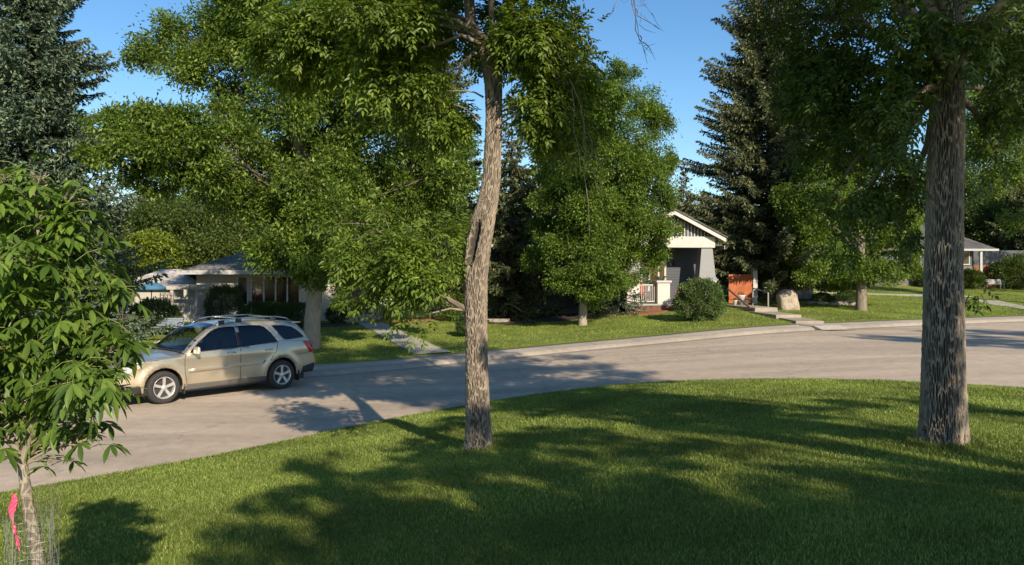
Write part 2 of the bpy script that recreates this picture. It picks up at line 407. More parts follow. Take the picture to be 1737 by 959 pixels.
M_ROAD = road_mat()
M_LAWN = lawn_mat('lawn_turf', (.07, .085, .018), (.17, .22, .035), (.29, .33, .07), (.30, .31, .08))
M_LAWN2 = lawn_mat('lawn_turf_far', (.10, .13, .025), (.17, .22, .035), (.27, .31, .06), (.31, .30, .08), 45)
M_CONC = mat('sidewalk_concrete', (.42, .36, .285), .85, var=.12, scale=6, bump=.3, bscale=90, big=.15)
M_CONC2 = mat('kerb_concrete', (.31, .265, .21), .85, var=.15, scale=5, bump=.3, bscale=90, big=.2)

def struct(o): o['kind'] = 'structure'; return o

und = lambda X, Y: 0.012 * np.sin(X * 1.7 + 1.3 * np.sin(Y * .9)) + 0.010 * np.sin(Y * 2.1 + X * .6)
xs = np.concatenate([np.arange(-80, -16, 2), np.arange(-16, 26, .25), np.arange(26, 100, 2)])
offs = np.concatenate([[0, 0.03], np.arange(.25, 20, .25), np.arange(20, 80, 4)])
def zn(X, O, Y):
    Z = lawn_near_z(X, O) + und(X, Y) * sstep(O / 1.0)
    Z = np.where(O == 0, zroad(X) - .1, Z)
    return Z
struct(sheet('near_lawn', xs, offs, lambda X, O: Nf(X) - O * Nk(X), zn, M_LAWN))
# road: from under the near lawn edge to under the kerb
struct(sheet('road', xs, np.linspace(0, 1, 24), lambda X, O: (Nf(X) - .6) * (1 - O) + (Ff(X) + .05) * O,
             lambda X, O, Y: zroad(X) + .05 * np.sin(np.pi * O) - .05 * np.sin(np.pi * O) * 1.0, M_ROAD))
# gutter pan (flush concrete strip), kerb and sidewalk
struct(sheet('gutter', xs, np.array([-.38, -.02]), lambda X, O: Ff(X) + O * Fk(X), lambda X, O, Y: zroad(X) + .004, M_CONC2))
ko = np.array([-.02, 0.02, .08, .15, .22, .27]); kz = np.array([-.02, .018, .055, .092, .116, .121])
struct(sheet('kerb', xs, ko, lambda X, O: Ff(X) + O * Fk(X), lambda X, O, Y: zroad(X) + np.interp(O, ko, kz), M_CONC2))
struct(sheet('sidewalk', xs, np.array([.27, .5, 1.0, SIDEW, SIDEW + .03]), lambda X, O: Ff(X) + O * Fk(X), lambda X, O, Y: zroad(X) + .117 + .012 * O - np.where(O > SIDEW, .1, 0), M_CONC))
# sidewalk joints: real grooves shown as thin dark strips every 1.5 m
jb = MB()
acc = 0; lastx = -14
for x in np.arange(-14, 30, .05):
    k = float(Fk(x)); acc += .05 * k
    if acc > 1.55:
        acc = 0; g = float(np.interp(x, FX, FG)); n = np.array([-g, 1]) / k; tdir = np.array([1, g]) / k
        y0 = float(Ff(x)); a = np.array([x, y0]) + n * .03; b = np.array([x, y0]) + n * (SIDEW - .02); zz = float(zroad(x))
        hw = tdir * .007
        for (p, q, z0, z1) in ((a + n * .14, b, .1235, .1375),):
            jb.add([(*(p - hw), zz + z0), (*(p + hw), zz + z0), (*(q + hw), zz + z1), (*(q - hw), zz + z1)], [[0, 1, 2, 3]])
M_DARKJ = mat('joint_dirt', (.09, .08, .065), .95)
jo = jb.build('sidewalk_joints', M_DARKJ); struct(jo)
offs = np.concatenate([[0, .25, .5, 1], np.arange(1.5, 26, .75), np.arange(26, 60, 4), np.arange(60, 420, 30)])
struct(sheet('far_lawn', xs, offs, lambda X, O: Ff(X) + (SIDEW + O) * Fk(X),
             lambda X, O, Y: lawn_far_z(X, O) + und(X, Y) * sstep(O), M_LAWN2))
# outermost ground out to the horizon
g = MB(); g.box(-900, 900, -700, 900, -3.2, -3.0)
struct(g.build('ground', M_LAWN2))

# ------------------------------------------------------------------ foliage machinery
def unit(v): return v / (np.linalg.norm(v, axis=-1, keepdims=True) + 1e-9)
def rnd_dir(n): return unit(rng.normal(size=(n, 3)))

def leaves6(P, D, U, L, W, droop=0.12, fold=0.18):
    """pointed leaves folded on the midrib: 6 vertices, 2 quads each"""
    D = unit(D); S = unit(np.cross(D, U)); U = np.cross(S, D)
    L = np.broadcast_to(L, (len(P),))[:, None]; W = np.broadcast_to(W, (len(P),))[:, None]
    b = P
    r1 = P + D * L * .38 + S * W * .5 + U * W * fold; l1 = P + D * L * .38 - S * W * .5 + U * W * fold
    r2 = P + D * L * .72 + S * W * .36 + U * (W * fold * .7) - np.array([0, 0, 1]) * L * droop * .5
    l2 = P + D * L * .72 - S * W * .36 + U * (W * fold * .7) - np.array([0, 0, 1]) * L * droop * .5
    tp = P + D * L - np.array([0, 0, 1]) * L * droop
    V = np.stack([b, r1, r2, tp, l2, l1], 1).reshape(-1, 3)
    k = np.arange(len(P))[:, None] * 6
    F = np.concatenate([k + np.array([[0, 1, 2, 3]]), k + np.array([[0, 3, 4, 5]])], 1).reshape(-1, 4)
    return V, F
def leaves4(P, D, U, L, W):
    D = unit(D); S = unit(np.cross(D, U))
    L = np.broadcast_to(L, (len(P),))[:, None]; W = np.broadcast_to(W, (len(P),))[:, None]
    V = np.stack([P, P + D * L * .45 + S * W * .5, P + D * L, P + D * L * .45 - S * W * .5], 1).reshape(-1, 3)
    k = np.arange(len(P))[:, None] * 4
    return V, (k + np.array([[0, 1, 2, 3]])).reshape(-1, 4)
def pinnate(P, D, L, lw=.036, ll=.085, pairs=3):
    """compound leaves: pairs of leaflets on a rachis and one at its tip"""
    D = unit(D); U = unit(rnd_dir(len(P)) * .45 + np.array([0, 0, 1.0])); S = unit(np.cross(D, U)); U = np.cross(S, D)
    Vs = []; Fs = []; n = 0
    L = np.broadcast_to(L, (len(P),))[:, None]
    for t, sg in [(.38 + .52 * i / max(pairs - 1, 1), s) for i in range(pairs) for s in (-1, 1)] + [(1.0, 0)]:
        b = P + D * L * t - np.array([0, 0, 1]) * L * .25 * t * t
        d = D * (.55 if sg else 1) + S * sg * .9 + rng.normal(size=P.shape) * .12 - np.array([0, 0, .25])
        V, F = leaves6(b, d, U + rng.normal(size=P.shape) * .25, ll * rng.uniform(.8, 1.2, len(P)), lw * rng.uniform(.8, 1.15, len(P)))
        Vs.append(V); Fs.append(F + n); n += len(V)
    return np.concatenate(Vs), np.concatenate(Fs)

def scatter(blobs, n, sub=14, spread=.30, shell=(.35, 1.0)):
    """leaf origins in clumps: each blob is (centre, radii); returns points, outward directions and sub-clump centres"""
    C = np.array([b[0] for b in blobs], float); Rr = np.array([b[1] for b in blobs], float)
    wt = np.array([(b[2] if len(b) > 2 else 1.0) for b in blobs])
    vol = np.prod(Rr, axis=1) ** (2 / 3) * wt; vol /= vol.sum()
    subs = []; subR = []; sw = []; own = []
    for i in range(len(C)):
        d = rnd_dir(sub); r = rng.uniform(shell[0], shell[1], sub)[:, None]
        subs.append(C[i] + d * r * Rr[i]); subR.append(np.tile(Rr[i] * spread, (sub, 1))); sw.append(np.full(sub, vol[i] / sub) * rng.uniform(.4, 1.6, sub)); own += [i] * sub
    subs = np.concatenate(subs); subR = np.concatenate(subR); sw = np.concatenate(sw); sw /= sw.sum()
    k = rng.choice(len(subs), n, p=sw)
    d = rnd_dir(n) * (rng.uniform(0, 1, n)[:, None] ** .5) * np.where(rng.random((n, 1)) < .14, 1.75, 1.0)
    P = subs[k] + d * subR[k] * np.array([1.1, 1.1, 1.12])
    out = unit(P - C[np.array(own)[k]] + d * .5 * np.mean(Rr))
    return P, out, subs, np.array(own)

def limb_path(a, b, sag=.12, k=7):
    a = np.array(a); b = np.array(b); t = np.linspace(0, 1, k)[:, None]
    L = np.linalg.norm(b - a)
    mid = a + (b - a) * t + np.array([0, 0, 1]) * L * sag * np.sin(np.pi * t)
    mid += rng.normal(size=mid.shape) * L * .02 * np.sin(np.pi * t)
    return mid

def branchwork(qb, trunk_pts, trunk_r, blobs, subs, own, twig_r=.012, limb_r=.07, minfrac=.25):
    """limbs from the trunk to every blob, twigs on to its sub-clumps"""
    tp = np.array(trunk_pts); zt = tp[:, 2]
    z0 = zt[0] + (zt[-1] - zt[0]) * minfrac
    for i, b in enumerate(blobs):
        c = np.array(b[0]); h = np.linalg.norm(c[:2] - np.interp(c[2], zt, np.arange(len(zt))).item() * 0 - tp[-1][:2])
        za = np.clip(c[2] - .55 * h - .3, z0, zt[-1])
        a = np.array([np.interp(za, zt, tp[:, 0]), np.interp(za, zt, tp[:, 1]), za])
        ra = min(limb_r, float(np.interp(za, zt, trunk_r)) * .6)
        p = limb_path(a, c); qb.tube(p, np.linspace(ra, ra * .3, len(p)), 6)
        for s in subs[own == i][::2]:
            st = p[rng.integers(3, len(p))]
            q = limb_path(st, s, .05, 4); qb.tube(q, np.linspace(twig_r, twig_r * .4, 4), 4)

def px_blobs(lst, D, dj=1.2, depth_ratio=1.0):
    out = []
    for b in lst:
        x, y, rx, ry = b[:4]; off = b[4] if len(b) > 4 else rng.uniform(-dj, dj); wt = b[5] if len(b) > 5 else 1.0
        d = D + off; s = d / FPX
        out.append((PX(x, y, d), (rx * s, (rx + ry) * .5 * s * depth_ratio, ry * s), wt))
    return out

def bark_trunk(name, path, D, parent, material, nth=120, nz=300, seed=0.0, amp=.018, cell=(26, 26, 6.5), scar=None, extra=None, flare=.12, world=None):
    """ridged trunk: path rows are (px, py, width px) at depth D, bottom first; ridges are real relief"""
    if world is None:
        P = np.array([[*PX(a, b, D), c * .5 * D / FPX] for a, b, c in path])
    else: P = np.array(world)
    t0 = np.linspace(0, 1, len(P)); tt = np.linspace(0, 1, nz)
    seg = np.concatenate([[0], np.cumsum(np.linalg.norm(np.diff(P[:, :3], axis=0), axis=1))]); seg /= seg[-1]
    def sp(c):  # smooth interpolation
        y = np.interp(tt, seg, c); k = np.exp(-.5 * (np.arange(-12, 13) / 5.0) ** 2); k /= k.sum()
        return np.convolve(np.pad(y, 12, mode='reflect', reflect_type='odd'), k, 'valid')
    X, Y, Z, RR = sp(P[:, 0]), sp(P[:, 1]), sp(P[:, 2]), sp(P[:, 3])
    zb = Z - Z[0]
    RR = RR * (1 + flare * np.exp(-np.maximum(zb, 0) / .14))
    th = np.linspace(0, 2 * np.pi, nth, endpoint=False)
    V = np.zeros((nz, nth, 3)); A = np.zeros((nz, nth)); S = np.zeros((nz, nth))
    for i in range(nz):
        for j in range(nth):
            c, s = math.cos(th[j]), math.sin(th[j]); r = RR[i]
            wob = noise.noise(Vector((c * 1.2 + seed, s * 1.2, Z[i] * 1.6))) * .07 * r
            px_, py_, pz_ = c * r * cell[0] + seed, s * r * cell[1], Z[i] * cell[2]
            wx = noise.noise(Vector((px_ * .30, py_ * .30, pz_ * .55 + 9))) * 1.7
            ds, _ = noise.voronoi(Vector((px_ + wx, py_ + wx * .6, pz_)))
            e = min(1.0, (ds[1] - ds[0]) * 3.2)
            e = 1 - e * e * (3 - 2 * e)
            fine = noise.noise(Vector((px_ * 3, py_ * 3, pz_ * 2.2))) * .22
            h = e + fine
            rr = r + wob + amp * (h - .55) * min(1, r / .14)
            if scar:
                dth = (th[j] - scar[0] + math.pi) % (2 * math.pi) - math.pi
                a = dth * r / scar[2] - .35 * (Z[i] - scar[1]) / scar[3]; b = (Z[i] - scar[1]) / scar[3]
                if abs(b) < 1.5 and abs(a) < 2.5:
                    ee = math.sqrt(a * a + b * b)
                    rr += .034 * math.exp(-((ee - 1) / .30) ** 2)
                    if ee < .8:
                        q = 1 - (ee / .8) ** 2
                        rr -= .10 * min(1, q * 1.5) + .02 * noise.noise(Vector((a * 6, 0, Z[i] * 3)))
                        S[i, j] = min(1, q * 2.2)
                    elif ee < 1.3: S[i, j] = .25 * (1 - abs(ee - 1) / .3)
            V[i, j] = (X[i] + c * rr, Y[i] + s * rr, Z[i]); A[i, j] = h
    J, I = np.meshgrid(np.arange(nz - 1), np.arange(nth), indexing='ij'); I2 = (I + 1) % nth
    F = np.stack([J * nth + I, J * nth + I2, (J + 1) * nth + I2, (J + 1) * nth + I], -1).reshape(-1, 4)
    V = V.reshape(-1, 3); A = A.ravel(); S = S.ravel()
    Vs = [V]; Fs = [F]; n = len(V)
    if extra is not None and extra.n:
        ev = np.concatenate(extra.V); Vs.append(ev); Fs.append(np.concatenate(extra.F) + n)
        A = np.concatenate([A, np.clip(rng.normal(.55, .2, len(ev)), 0, 1)]); S = np.concatenate([S, np.zeros(len(ev))])
    o = np_mesh(name, np.concatenate(Vs), np.concatenate(Fs), material, parent, True, {'ridge': A, 'scar': np.clip(S, 0, 1)})
    return o, np.stack([X, Y, Z], 1), RR

M_ASHBARK = attr_bark('ash_bark', (.080, .065, .051), (.30, .25, .195), (.055, .048, .042))
M_BARK = mat('grey_bark', (.20, .17, .135), .95, var=.35, scale=7, bump=.9, bscale=14, stretch=(3, 3, .5), spec=.1)
M_LIMB = mat('dark_limb_bark', (.12, .10, .08), .95, var=.3, scale=7, bump=.6, spec=.1)
M_SPBARK = mat('spruce_bark', (.10, .075, .055), .95, var=.3, scale=10, bump=.6, spec=.1)
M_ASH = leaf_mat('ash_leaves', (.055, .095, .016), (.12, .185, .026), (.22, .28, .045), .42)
M_ASHD = leaf_mat('ash_leaves_shaded', (.035, .068, .014), (.075, .125, .022), (.15, .20, .035), .3)  # darker copy of the ash leaves: the right crown's shade put into colour
M_ELM = leaf_mat('elm_leaves', (.040, .080, .016), (.095, .16, .026), (.24, .30, .045), .38)
M_ELM2 = leaf_mat('elm_leaves_deep', (.05, .09, .016), (.11, .18, .028), (.19, .26, .04), .42)
M_BUCK = leaf_mat('buckeye_leaves', (.055, .105, .018), (.10, .175, .028), (.17, .25, .045), .36, .4)
M_BGLEAF = leaf_mat('background_leaves', (.035, .065, .018), (.085, .125, .026), (.15, .19, .035), .4)
M_YEL = leaf_mat('yellow_leaves', (.09, .13, .015), (.16, .21, .025), (.24, .28, .035))
M_SPR = leaf_mat('blue_spruce_needles', (.050, .082, .050), (.095, .145, .088), (.20, .255, .155), .1, .6, (1, 1, .9))
M_SPR2 = leaf_mat('green_spruce_needles', (.040, .055, .026), (.085, .11, .045), (.21, .21, .085), .08, .6, (1, 1, .9))
M_SHRUB = leaf_mat('shrub_leaves', (.035, .065, .02), (.08, .13, .035), (.15, .20, .06), .2, .4)
M_HEDGE = leaf_mat('cedar_leaves', (.020, .042, .012), (.040, .075, .018), (.07, .115, .025), .15, .6)

def broad_tree(name, base, label, blobs, n, leafL, leafW, material, trunk_path, trunk_r, group=None, sub=14, cat='tree', spread=.3, limb_r=.05, bark=None):
    t = thing(name, tuple(base), label, cat, group)
    P, out, subs, own = scatter(blobs, n, sub, spread)
    D = unit(out * .7 + rnd_dir(n) * .8 + np.array([0, 0, -.25]))
    U = unit(rnd_dir(n) * .8 + np.array([0, 0, .9]))
    V, F = leaves4(P, D, U, leafL * rng.uniform(.7, 1.3, n), leafW * rng.uniform(.75, 1.25, n))
    np_mesh('crown', V, F, material, t)
    qb = QB(); qb.tube(trunk_path, trunk_r, 14); qb.build('trunk', bark or M_BARK, t)
    qb = QB(); branchwork(qb, trunk_path, trunk_r, blobs, subs, own, .014, limb_r)
    qb.build('limbs', M_LIMB, t)
    return t

def auto_blobs(c, rx, ry, rz, n, br):
    out = []
    for i in range(n):
        d = rnd_dir(1)[0]; r = rng.uniform(.25, 1.0) ** .5
        cc = np.array(c) + d * np.array([rx, ry, rz]) * r * .72
        s = br * rng.uniform(.7, 1.3); out.append((cc, (s * 1.1, s, s * .8)))
    return out

# ------------------------------------------------------------------ spruces
def spruce(base, Ht, Rb, label, material, dens=1.0, z0=.5, seedang=0, group='spruce trees', tuft=.15, droop=.25, power=.85, name='spruce_tree', lump=.22):
    t = thing(name, tuple(base), label, 'spruce tree', group)
    P = []; Dd = []; Uu = []; LL = []
    bq = QB(); hz = np.linspace(0, Ht, 9)
    bq.tube(np.stack([np.full(9, base[0]), np.full(9, base[1]), base[2] + hz - .1], 1), np.maximum(.02, Ht * .016 * (1 - hz / Ht)), 10)
    z = z0
    while z < Ht - .15:
        f = z / Ht; ring = Rb * (1 - f) ** power * (1 + lump * math.sin(z * 2.6 + seedang))
        nb = max(4, int((9 if f < .75 else 6) * dens)); NT = 4 if tuft < .18 else 3
        a0 = rng.uniform(0, 6.28)
        for k in range(nb):
            a = a0 + k * 2 * math.pi / nb + rng.normal() * .18
            ln = max(.18, ring * rng.uniform(.66, 1.05)); zz = z + rng.normal() * .1
            hd = np.array([math.cos(a), math.sin(a), 0])
            m = max(4, int(ln / .15)); tt = np.linspace(0, 1, m)
            up = .28 if f > .7 else .05
            zc = ln * (up * tt - droop * tt ** 1.4 * (1 - f) + .5 * np.maximum(0, tt - .7))
            pts = np.array(base) + np.outer(tt * ln, hd) + np.stack([np.zeros(m), np.zeros(m), zz + zc], 1)
            bq.tube(pts, np.linspace(.028, .006, m) * (.4 + ln / 4), 4)
            sdir = np.cross(hd, [0, 0, 1])
            for i in range(1 if f > .6 else 2, m):
                ti = tt[i]
                if ti < .25 and rng.random() < .6: continue
                tl = (.55 * (1 - ti) + .24) * min(1.0, ln * .55) * rng.uniform(.7, 1.2)
                for sg in (-1, 1, 0):
                    td = hd * (.75 if sg else 1) + sdir * sg * .75 + np.array([0, 0, -.28 + .1 * ti + rng.normal() * .12]); td /= np.linalg.norm(td)
                    if sg == 0 and i < m - 1: td = hd * .5 + np.array([0, 0, -.75]) + sdir * rng.normal() * .3; td /= np.linalg.norm(td)
                    q = max(1, int(tl / .11))
                    for s_ in range(q):
                        p = pts[i] + td * (s_ * .11)
                        for r_ in range(NT):
                            d = td + rng.normal(size=3) * .38
                            P.append(p); Dd.append(d); Uu.append(rng.normal(size=3)); LL.append(tuft * rng.uniform(.75, 1.25))
        z += (.30 + .14 * (1 - f)) / dens ** .5
    P = np.array(P); Dd = np.array(Dd); Uu = np.array(Uu); LL = np.array(LL)
    V, F = leaves4(P, Dd, Uu, LL, LL * .34)
    np_mesh('crown', V, F, material, t)
    bq.build('trunk', M_SPBARK, t)
    return t

# ------------------------------------------------------------------ shrubs
def shrub(base, rx, ry, h, label, n, leafL, leafW, material, name='shrub', cat='shrub', group=None, box=False, twiggy=True):
    t = thing(name, tuple(base), label, cat, group)
    d = rnd_dir(n); d[:, 2] = np.abs(d[:, 2]) * np.where(rng.random(n) < .68, 1, -.75)
    if box:
        e = 4.0; d = d / (np.sum(np.abs(d) ** e, axis=1, keepdims=True) ** (1 / e))
    lump = np.array([1 + .15 * noise.noise(Vector((a[0] * 3 + base[0], a[1] * 3, a[2] * 3))) * 2 for a in d])[:, None]
    r = rng.uniform(.45, 1.0, n)[:, None] ** .35 * lump * (1 + rng.normal(size=(n, 1)) * .05)
    P = np.array(base) + np.array([0, 0, h * .42]) + d * r * np.array([rx, ry, h * .58])
    P[:, 2] = np.maximum(P[:, 2], base[2] + .02)
    D = unit(d * .8 + rnd_dir(n) * .8 + np.array([0, 0, .35])); U = rnd_dir(n)
    V, F = leaves6(P, D, U, leafL * rng.uniform(.7, 1.3, n), leafW * rng.uniform(.7, 1.2, n), .05, .15)
    np_mesh('foliage', V, F, material, t)
    q = QB()
    for i in range(16):
        a = rng.uniform(0, 6.28); e = np.array([math.cos(a) * rx * rng.uniform(.2, .8), math.sin(a) * ry * rng.uniform(.2, .8), h * rng.uniform(.6, .9)])
        p = limb_path(np.array(base) + [0.03 * math.cos(a), .03 * math.sin(a), -.02], np.array(base) + e, .05, 5); q.tube(p, np.linspace(.015, .005, 5), 5)
    q.build('stem', M_SPBARK, t)
    return t
# ================================================================== BUILDINGS
M_STUCCO = mat('white_stucco', (.42, .40, .36), .85, var=.08, scale=3, bump=.4, bscale=60, big=.1)
M_SIDEW = siding_mat('white_siding', (.55, .53, .49), .15)
M_TRIM = mat('white_trim', (.43, .415, .39), .5, var=.06, scale=6)
M_TRIMG = mat('grey_trim', (.36, .37, .37), .5, var=.06, scale=6)
M_GREYCOL = mat('pale_grey_paint', (.20, .205, .21), .55, var=.06, scale=6)
M_NAVY = siding_mat('navy_siding', (.032, .040, .052), .14)
M_NAVYP = mat('navy_panel', (.04, .05, .062), .6, var=.1, scale=5)
M_SLATE = shingle_mat('slate_shingle', (.15, .145, .14), (.22, .21, .20), (.06, .06, .06))
M_GREYSH = shingle_mat('pale_grey_shingle', (.46, .42, .38), (.56, .52, .47), (.30, .28, .26))
M_DKSH = shingle_mat('dark_grey_shingle', (.10, .10, .105), (.145, .145, .15), (.05, .05, .05))
M_PANE = mat('window_pane', (.012, .014, .016), .06, var=.3, scale=1.5, spec=.7)
M_PANEB = mat('window_pane_curtain', (.035, .018, .012), .08, var=.5, scale=2.5, spec=.7)
M_BRICKW = siding_mat('white_painted_brick', (.50, .47, .43), .075, depth=.006)
M_CEDAR = siding_mat('orange_cedar', (.33, .09, .025), .14, 'x', .01, .12)
M_BROWNW = mat('brown_wood', (.12, .055, .035), .75, var=.25, scale=6)
M_GREYW = siding_mat('weathered_grey_boards', (.30, .31, .31), .11, 'x', .012, .15)
M_IRON = mat('black_iron', (.015, .015, .016), .5, .4)
M_STEPW = mat('painted_steps', (.30, .31, .32), .6, var=.12, scale=5)

def window(parent, u0, u1, z0, z1, v, lights=1, pane=M_PANE, fr=.07, proud=.05, side=-1):
    """a framed window on a wall at depth v; side -1 looks towards -v"""
    m = MB(); a, b = v + side * proud, v + side * .002
    m.box(u0 - fr, u1 + fr, a, b, z1, z1 + fr); m.box(u0 - fr, u1 + fr, a + side * .03, b, z0 - fr, z0)
    m.box(u0 - fr, u0, a, b, z0, z1); m.box(u1, u1 + fr, a, b, z0, z1)
    for i in range(1, lights):
        c = u0 + (u1 - u0) * i / lights; m.box(c - fr * .5, c + fr * .5, a, b, z0, z1)
    f = m.build('window', M_TRIM, parent)
    p = MB(); p.box(u0 + .002, u1 - .002, v + side * .022, v + side * .006, z0 + .002, z1 - .002); p.build('pane', pane, f)
    return f

# ---- left bungalow
HLx, HLy, HLz = -14.78, 35.9, .50; RZ = math.atan2(.319, .948)
def u_at(px, D0=0):
    k = (px - CX) / FPX; return (-HLx + k * HLy) / (math.cos(RZ) - k * math.sin(RZ))
hl = thing('bungalow', (HLx, HLy, HLz), 'low white stucco bungalow with blue grey hipped roof behind the parked car', 'house', rz=RZ)
U1 = u_at(800); ue0, ue1 = u_at(578), u_at(640)
b = MB(); b.box(0, ue0, 0, 8, -.5, 2.32); b.box(ue0 + .001, ue1 - .001, 1.3, 8, -.5, 2.32); b.box(ue1, U1, 0.001, 8, -.5, 2.32); b.build('wall', M_STUCCO, hl)
def hip_roof(parent, u0, u1, v0, v1, z, rise, over, mat_, fascia):
    a0, a1, b0, b1 = u0 - over, u1 + over, v0 - over, v1 + over; hw = (b1 - b0) / 2; t = .02
    m = MB()
    v = [(a0, b0, z), (a1, b0, z), (a1, b1, z), (a0, b1, z), (a0 + hw, b0 + hw, z + rise), (a1 - hw, b0 + hw, z + rise)]
    m.add(v, [[0, 1, 5, 4], [1, 2, 5], [2, 3, 4, 5], [3, 0, 4], [0, 3, 2, 1]])
    r = m.build('roof', mat_, parent)
    f = MB(); f.box(a0 - .03, a1 + .03, b0 - .035, b0 - .002, z - .17, z + .02); f.box(a0 - .035, a0 - .002, b0, b1, z - .17, z + .02); f.box(a1 + .002, a1 + .035, b0, b1, z - .17, z + .02)
    f.box(a0, a1, b0, b1, z - .10, z - .012)
    f.build('gutter', fascia, r)
    return r
rf = hip_roof(hl, 0, U1, 0, 8, 2.45, 1.62, .75, M_SLATE, M_TRIMG)
c = MB(); c.box(5.2, 5.9, 4.1, 4.7, 3.5, 4.5); c.build('chimney', M_BRICKW, rf)
window(hl, u_at(404), u_at(419), .86, 2.16, 0, 1)
window(hl, u_at(427), u_at(507), .86, 2.16, 0, 4, M_PANEB)
window(hl, u_at(664), u_at(735), 1.0, 2.1, 0, 2)
window(hl, ue0 + 1.45, ue1 - .12, 1.1, 2.1, 1.3, 1)
d = MB(); d.box(ue0 + .25, ue0 + 1.2, 1.24, 1.298, .55, 2.2); dr = d.build('door', mat('dark_door', (.03, .02, .018), .4), hl)
k = MB(); k.lathe([(.001, -.07), (.03, -.06), (.03, -.03), (.01, 0)], 10, (ue0 + 1.1, 1.24, 1.4), 'y'); k.build('handle', mat('brass', (.5, .35, .15), .3, 1.0), dr)
lp = MB(); lp.box(ue0, ue1, .05, 1.3, -.4, .52)
for i in range(3): lp.box(ue0 - .1, ue1 + .05, -.35 * (i + 1) + .05, -.35 * i + .049, -.4, .52 - .17 * (i + 1))
lp.build('front_steps', M_STEPW, hl)
for uu in (ue0 + .03, ue1 - .08):
    rl = MB(); rl.tube([(uu, .1, 1.35), (uu, -1.0, .85)], .022, 6); rl.tube([(uu, .1, .52), (uu, .1, 1.35)], .025, 6); rl.tube([(uu, -1.0, 0), (uu, -1.0, .85)], .025, 6)
    for i in range(1, 7): rl.tube([(uu, .1 - i * .157, .5 - .07 * i), (uu, .1 - i * .157, 1.34 - .0715 * i)], .010, 5)
    rl.build('railing', M_TRIM, hl)
w_ = MB(); w_.frustum(ue0 - .35, .1, -.05, 2.32, .14, .14, .14, .14); w_.build('downspout', M_TRIM, hl)

# ---- garden shed and garden furniture on the left
G = 37.5
def W(px, py, D): return PX(px, py, D)
p0 = W(200, 486, G); p1 = W(334, 486, G)
sh = thing('garage', (p0[0], G, .45), 'white garage with pale grey shingle roof beside the bungalow', 'garage', rz=R(4))
wd = p1[0] - p0[0]; eh = p0[2] - .45
b = MB(); b.box(0, wd, 0, 5, -.3, eh); b.build('wall', M_STUCCO, sh)
m = MB(); o_ = .25; rz_ = eh + .86
m.add([(-o_, -o_, eh), (wd + o_, -o_, eh), (wd + o_, 5 + o_, eh), (-o_, 5 + o_, eh), (1.2, 2.5, rz_), (wd - 1.7, 2.5, rz_)], [[0, 1, 5, 4], [1, 2, 5], [2, 3, 4, 5], [3, 0, 4], [0, 3, 2, 1]])
m.build('roof', M_GREYSH, sh)
b = MB(); b.box(-o_, wd + o_, -o_ - .03, -o_ - .002, eh - .14, eh + .015); b.build('gutter', M_TRIM, sh)

fz = .38
a = gp(222, 556); q1 = W(333, 520, 35.2)
fn = thing('picket_fence', (a[0], 35.2, .42), 'white board fence in front of the garage', 'fence')
fl = q1[0] - a[0] + .9
b = MB(); n = int(fl / .115)
for i in range(n):
    h = 1.28 + .03 * math.sin(i * 2.3); b.box(i * .115, i * .115 + .10, 0, .02, .02, h)
b.box(0, fl, .021, .06, .3, .39); b.box(0, fl, .021, .06, 1.0, 1.09); b.build('board_panel', mat('weathered_white_boards', (.40, .40, .39), .8, var=.2, scale=4), fn)
# pergola
A = W(292, 487, 34.2); B = W(334, 487, 34.2)
pg = thing('pergola', (A[0], 34.2, .42), 'small white garden pergola beside the bungalow corner', 'pergola')
L = B[0] - A[0]; hz = A[2] - .42
for xx in (0.0, L):
    for yy in (0, 1.4):
        q = MB(); q.box(xx - .06, xx + .06, yy - .06, yy + .06, 0, hz - .1); q.build('post', M_TRIM, pg)
q = MB(); q.box(-.5, L + .25, -.1, -.061, hz - .12, hz + .04); q.box(-.5, L + .25, 1.461, 1.5, hz - .12, hz + .04)
for i in range(5): q.box(-.3 + i * .36, -.27 + i * .36, -.15, 1.6, hz + .041, hz + .09)
q.build('beams', M_TRIM, pg)
# parasol
Pp = gp(259, 565); D = 33.0; c0 = W(257, 487, D)
um = thing('parasol', (c0[0], D, .42), 'open blue parasol on a thin pole by the white fence', 'umbrella')
q = MB(); q.tube([(0, 0, 0), (0, 0, 2.1)], .02, 6); q.build('pole', M_IRON, um)
q = MB(); hh = c0[2] - .42
q.lathe([(.001, hh + .22), (.35, hh + .13), (.62, hh - .02), (.63, hh - .12), (.61, hh - .12), (.60, hh - .03), (.34, hh + .11), (.001, hh + .19)], 8); q.build('canopy', mat('blue_canvas', (.05, .16, .28), .8, var=.2), um)
# hanging baskets on the garage wall and post
FL_P = leaf_mat('pink_petals', (.55, .12, .28), (.65, .22, .40), (.75, .45, .55), .2, .6, (1, 1, 1))
FL_M = leaf_mat('mixed_planting', (.05, .08, .02), (.10, .11, .04), (.22, .08, .08), .2, .6)
def planting(name, parent, c, r, n, ls, m_):
    d = rnd_dir(n); P = np.array(c) + d * r * rng.uniform(.5, 1, (n, 1)) * np.array([1, 1, .7])
    V, F = leaves6(P, d + rnd_dir(n) * .6, rnd_dir(n), ls, ls * .6); return np_mesh(name, V, F, m_, parent, loc=(0, 0, 0))
def basket(px, py, D, label, r=.16):
    c = W(px, py, D); t = thing('hanging_basket', tuple(c), label, 'flower basket', 'hanging flower baskets by the garage')
    q = MB(); q.lathe([(.001, -.14), (r * .6, -.12), (r, 0), (r * .93, 0), (.001, -.02)], 12); q.build('bowl', M_BROWNW, t)
    q = MB()
    for k in range(3): q.tube([(r * math.cos(k * 2.09), r * math.sin(k * 2.09), 0), (0, 0, .45)], .006, 4)
    q.build('hanger', M_IRON, t)
    planting('flowers', t, (0, 0, .04), r * 1.25, 260, .06, FL_M)
    return t
basket(280, 514, 33.9, 'large dark hanging basket between two wooden trellis ladders', .24)
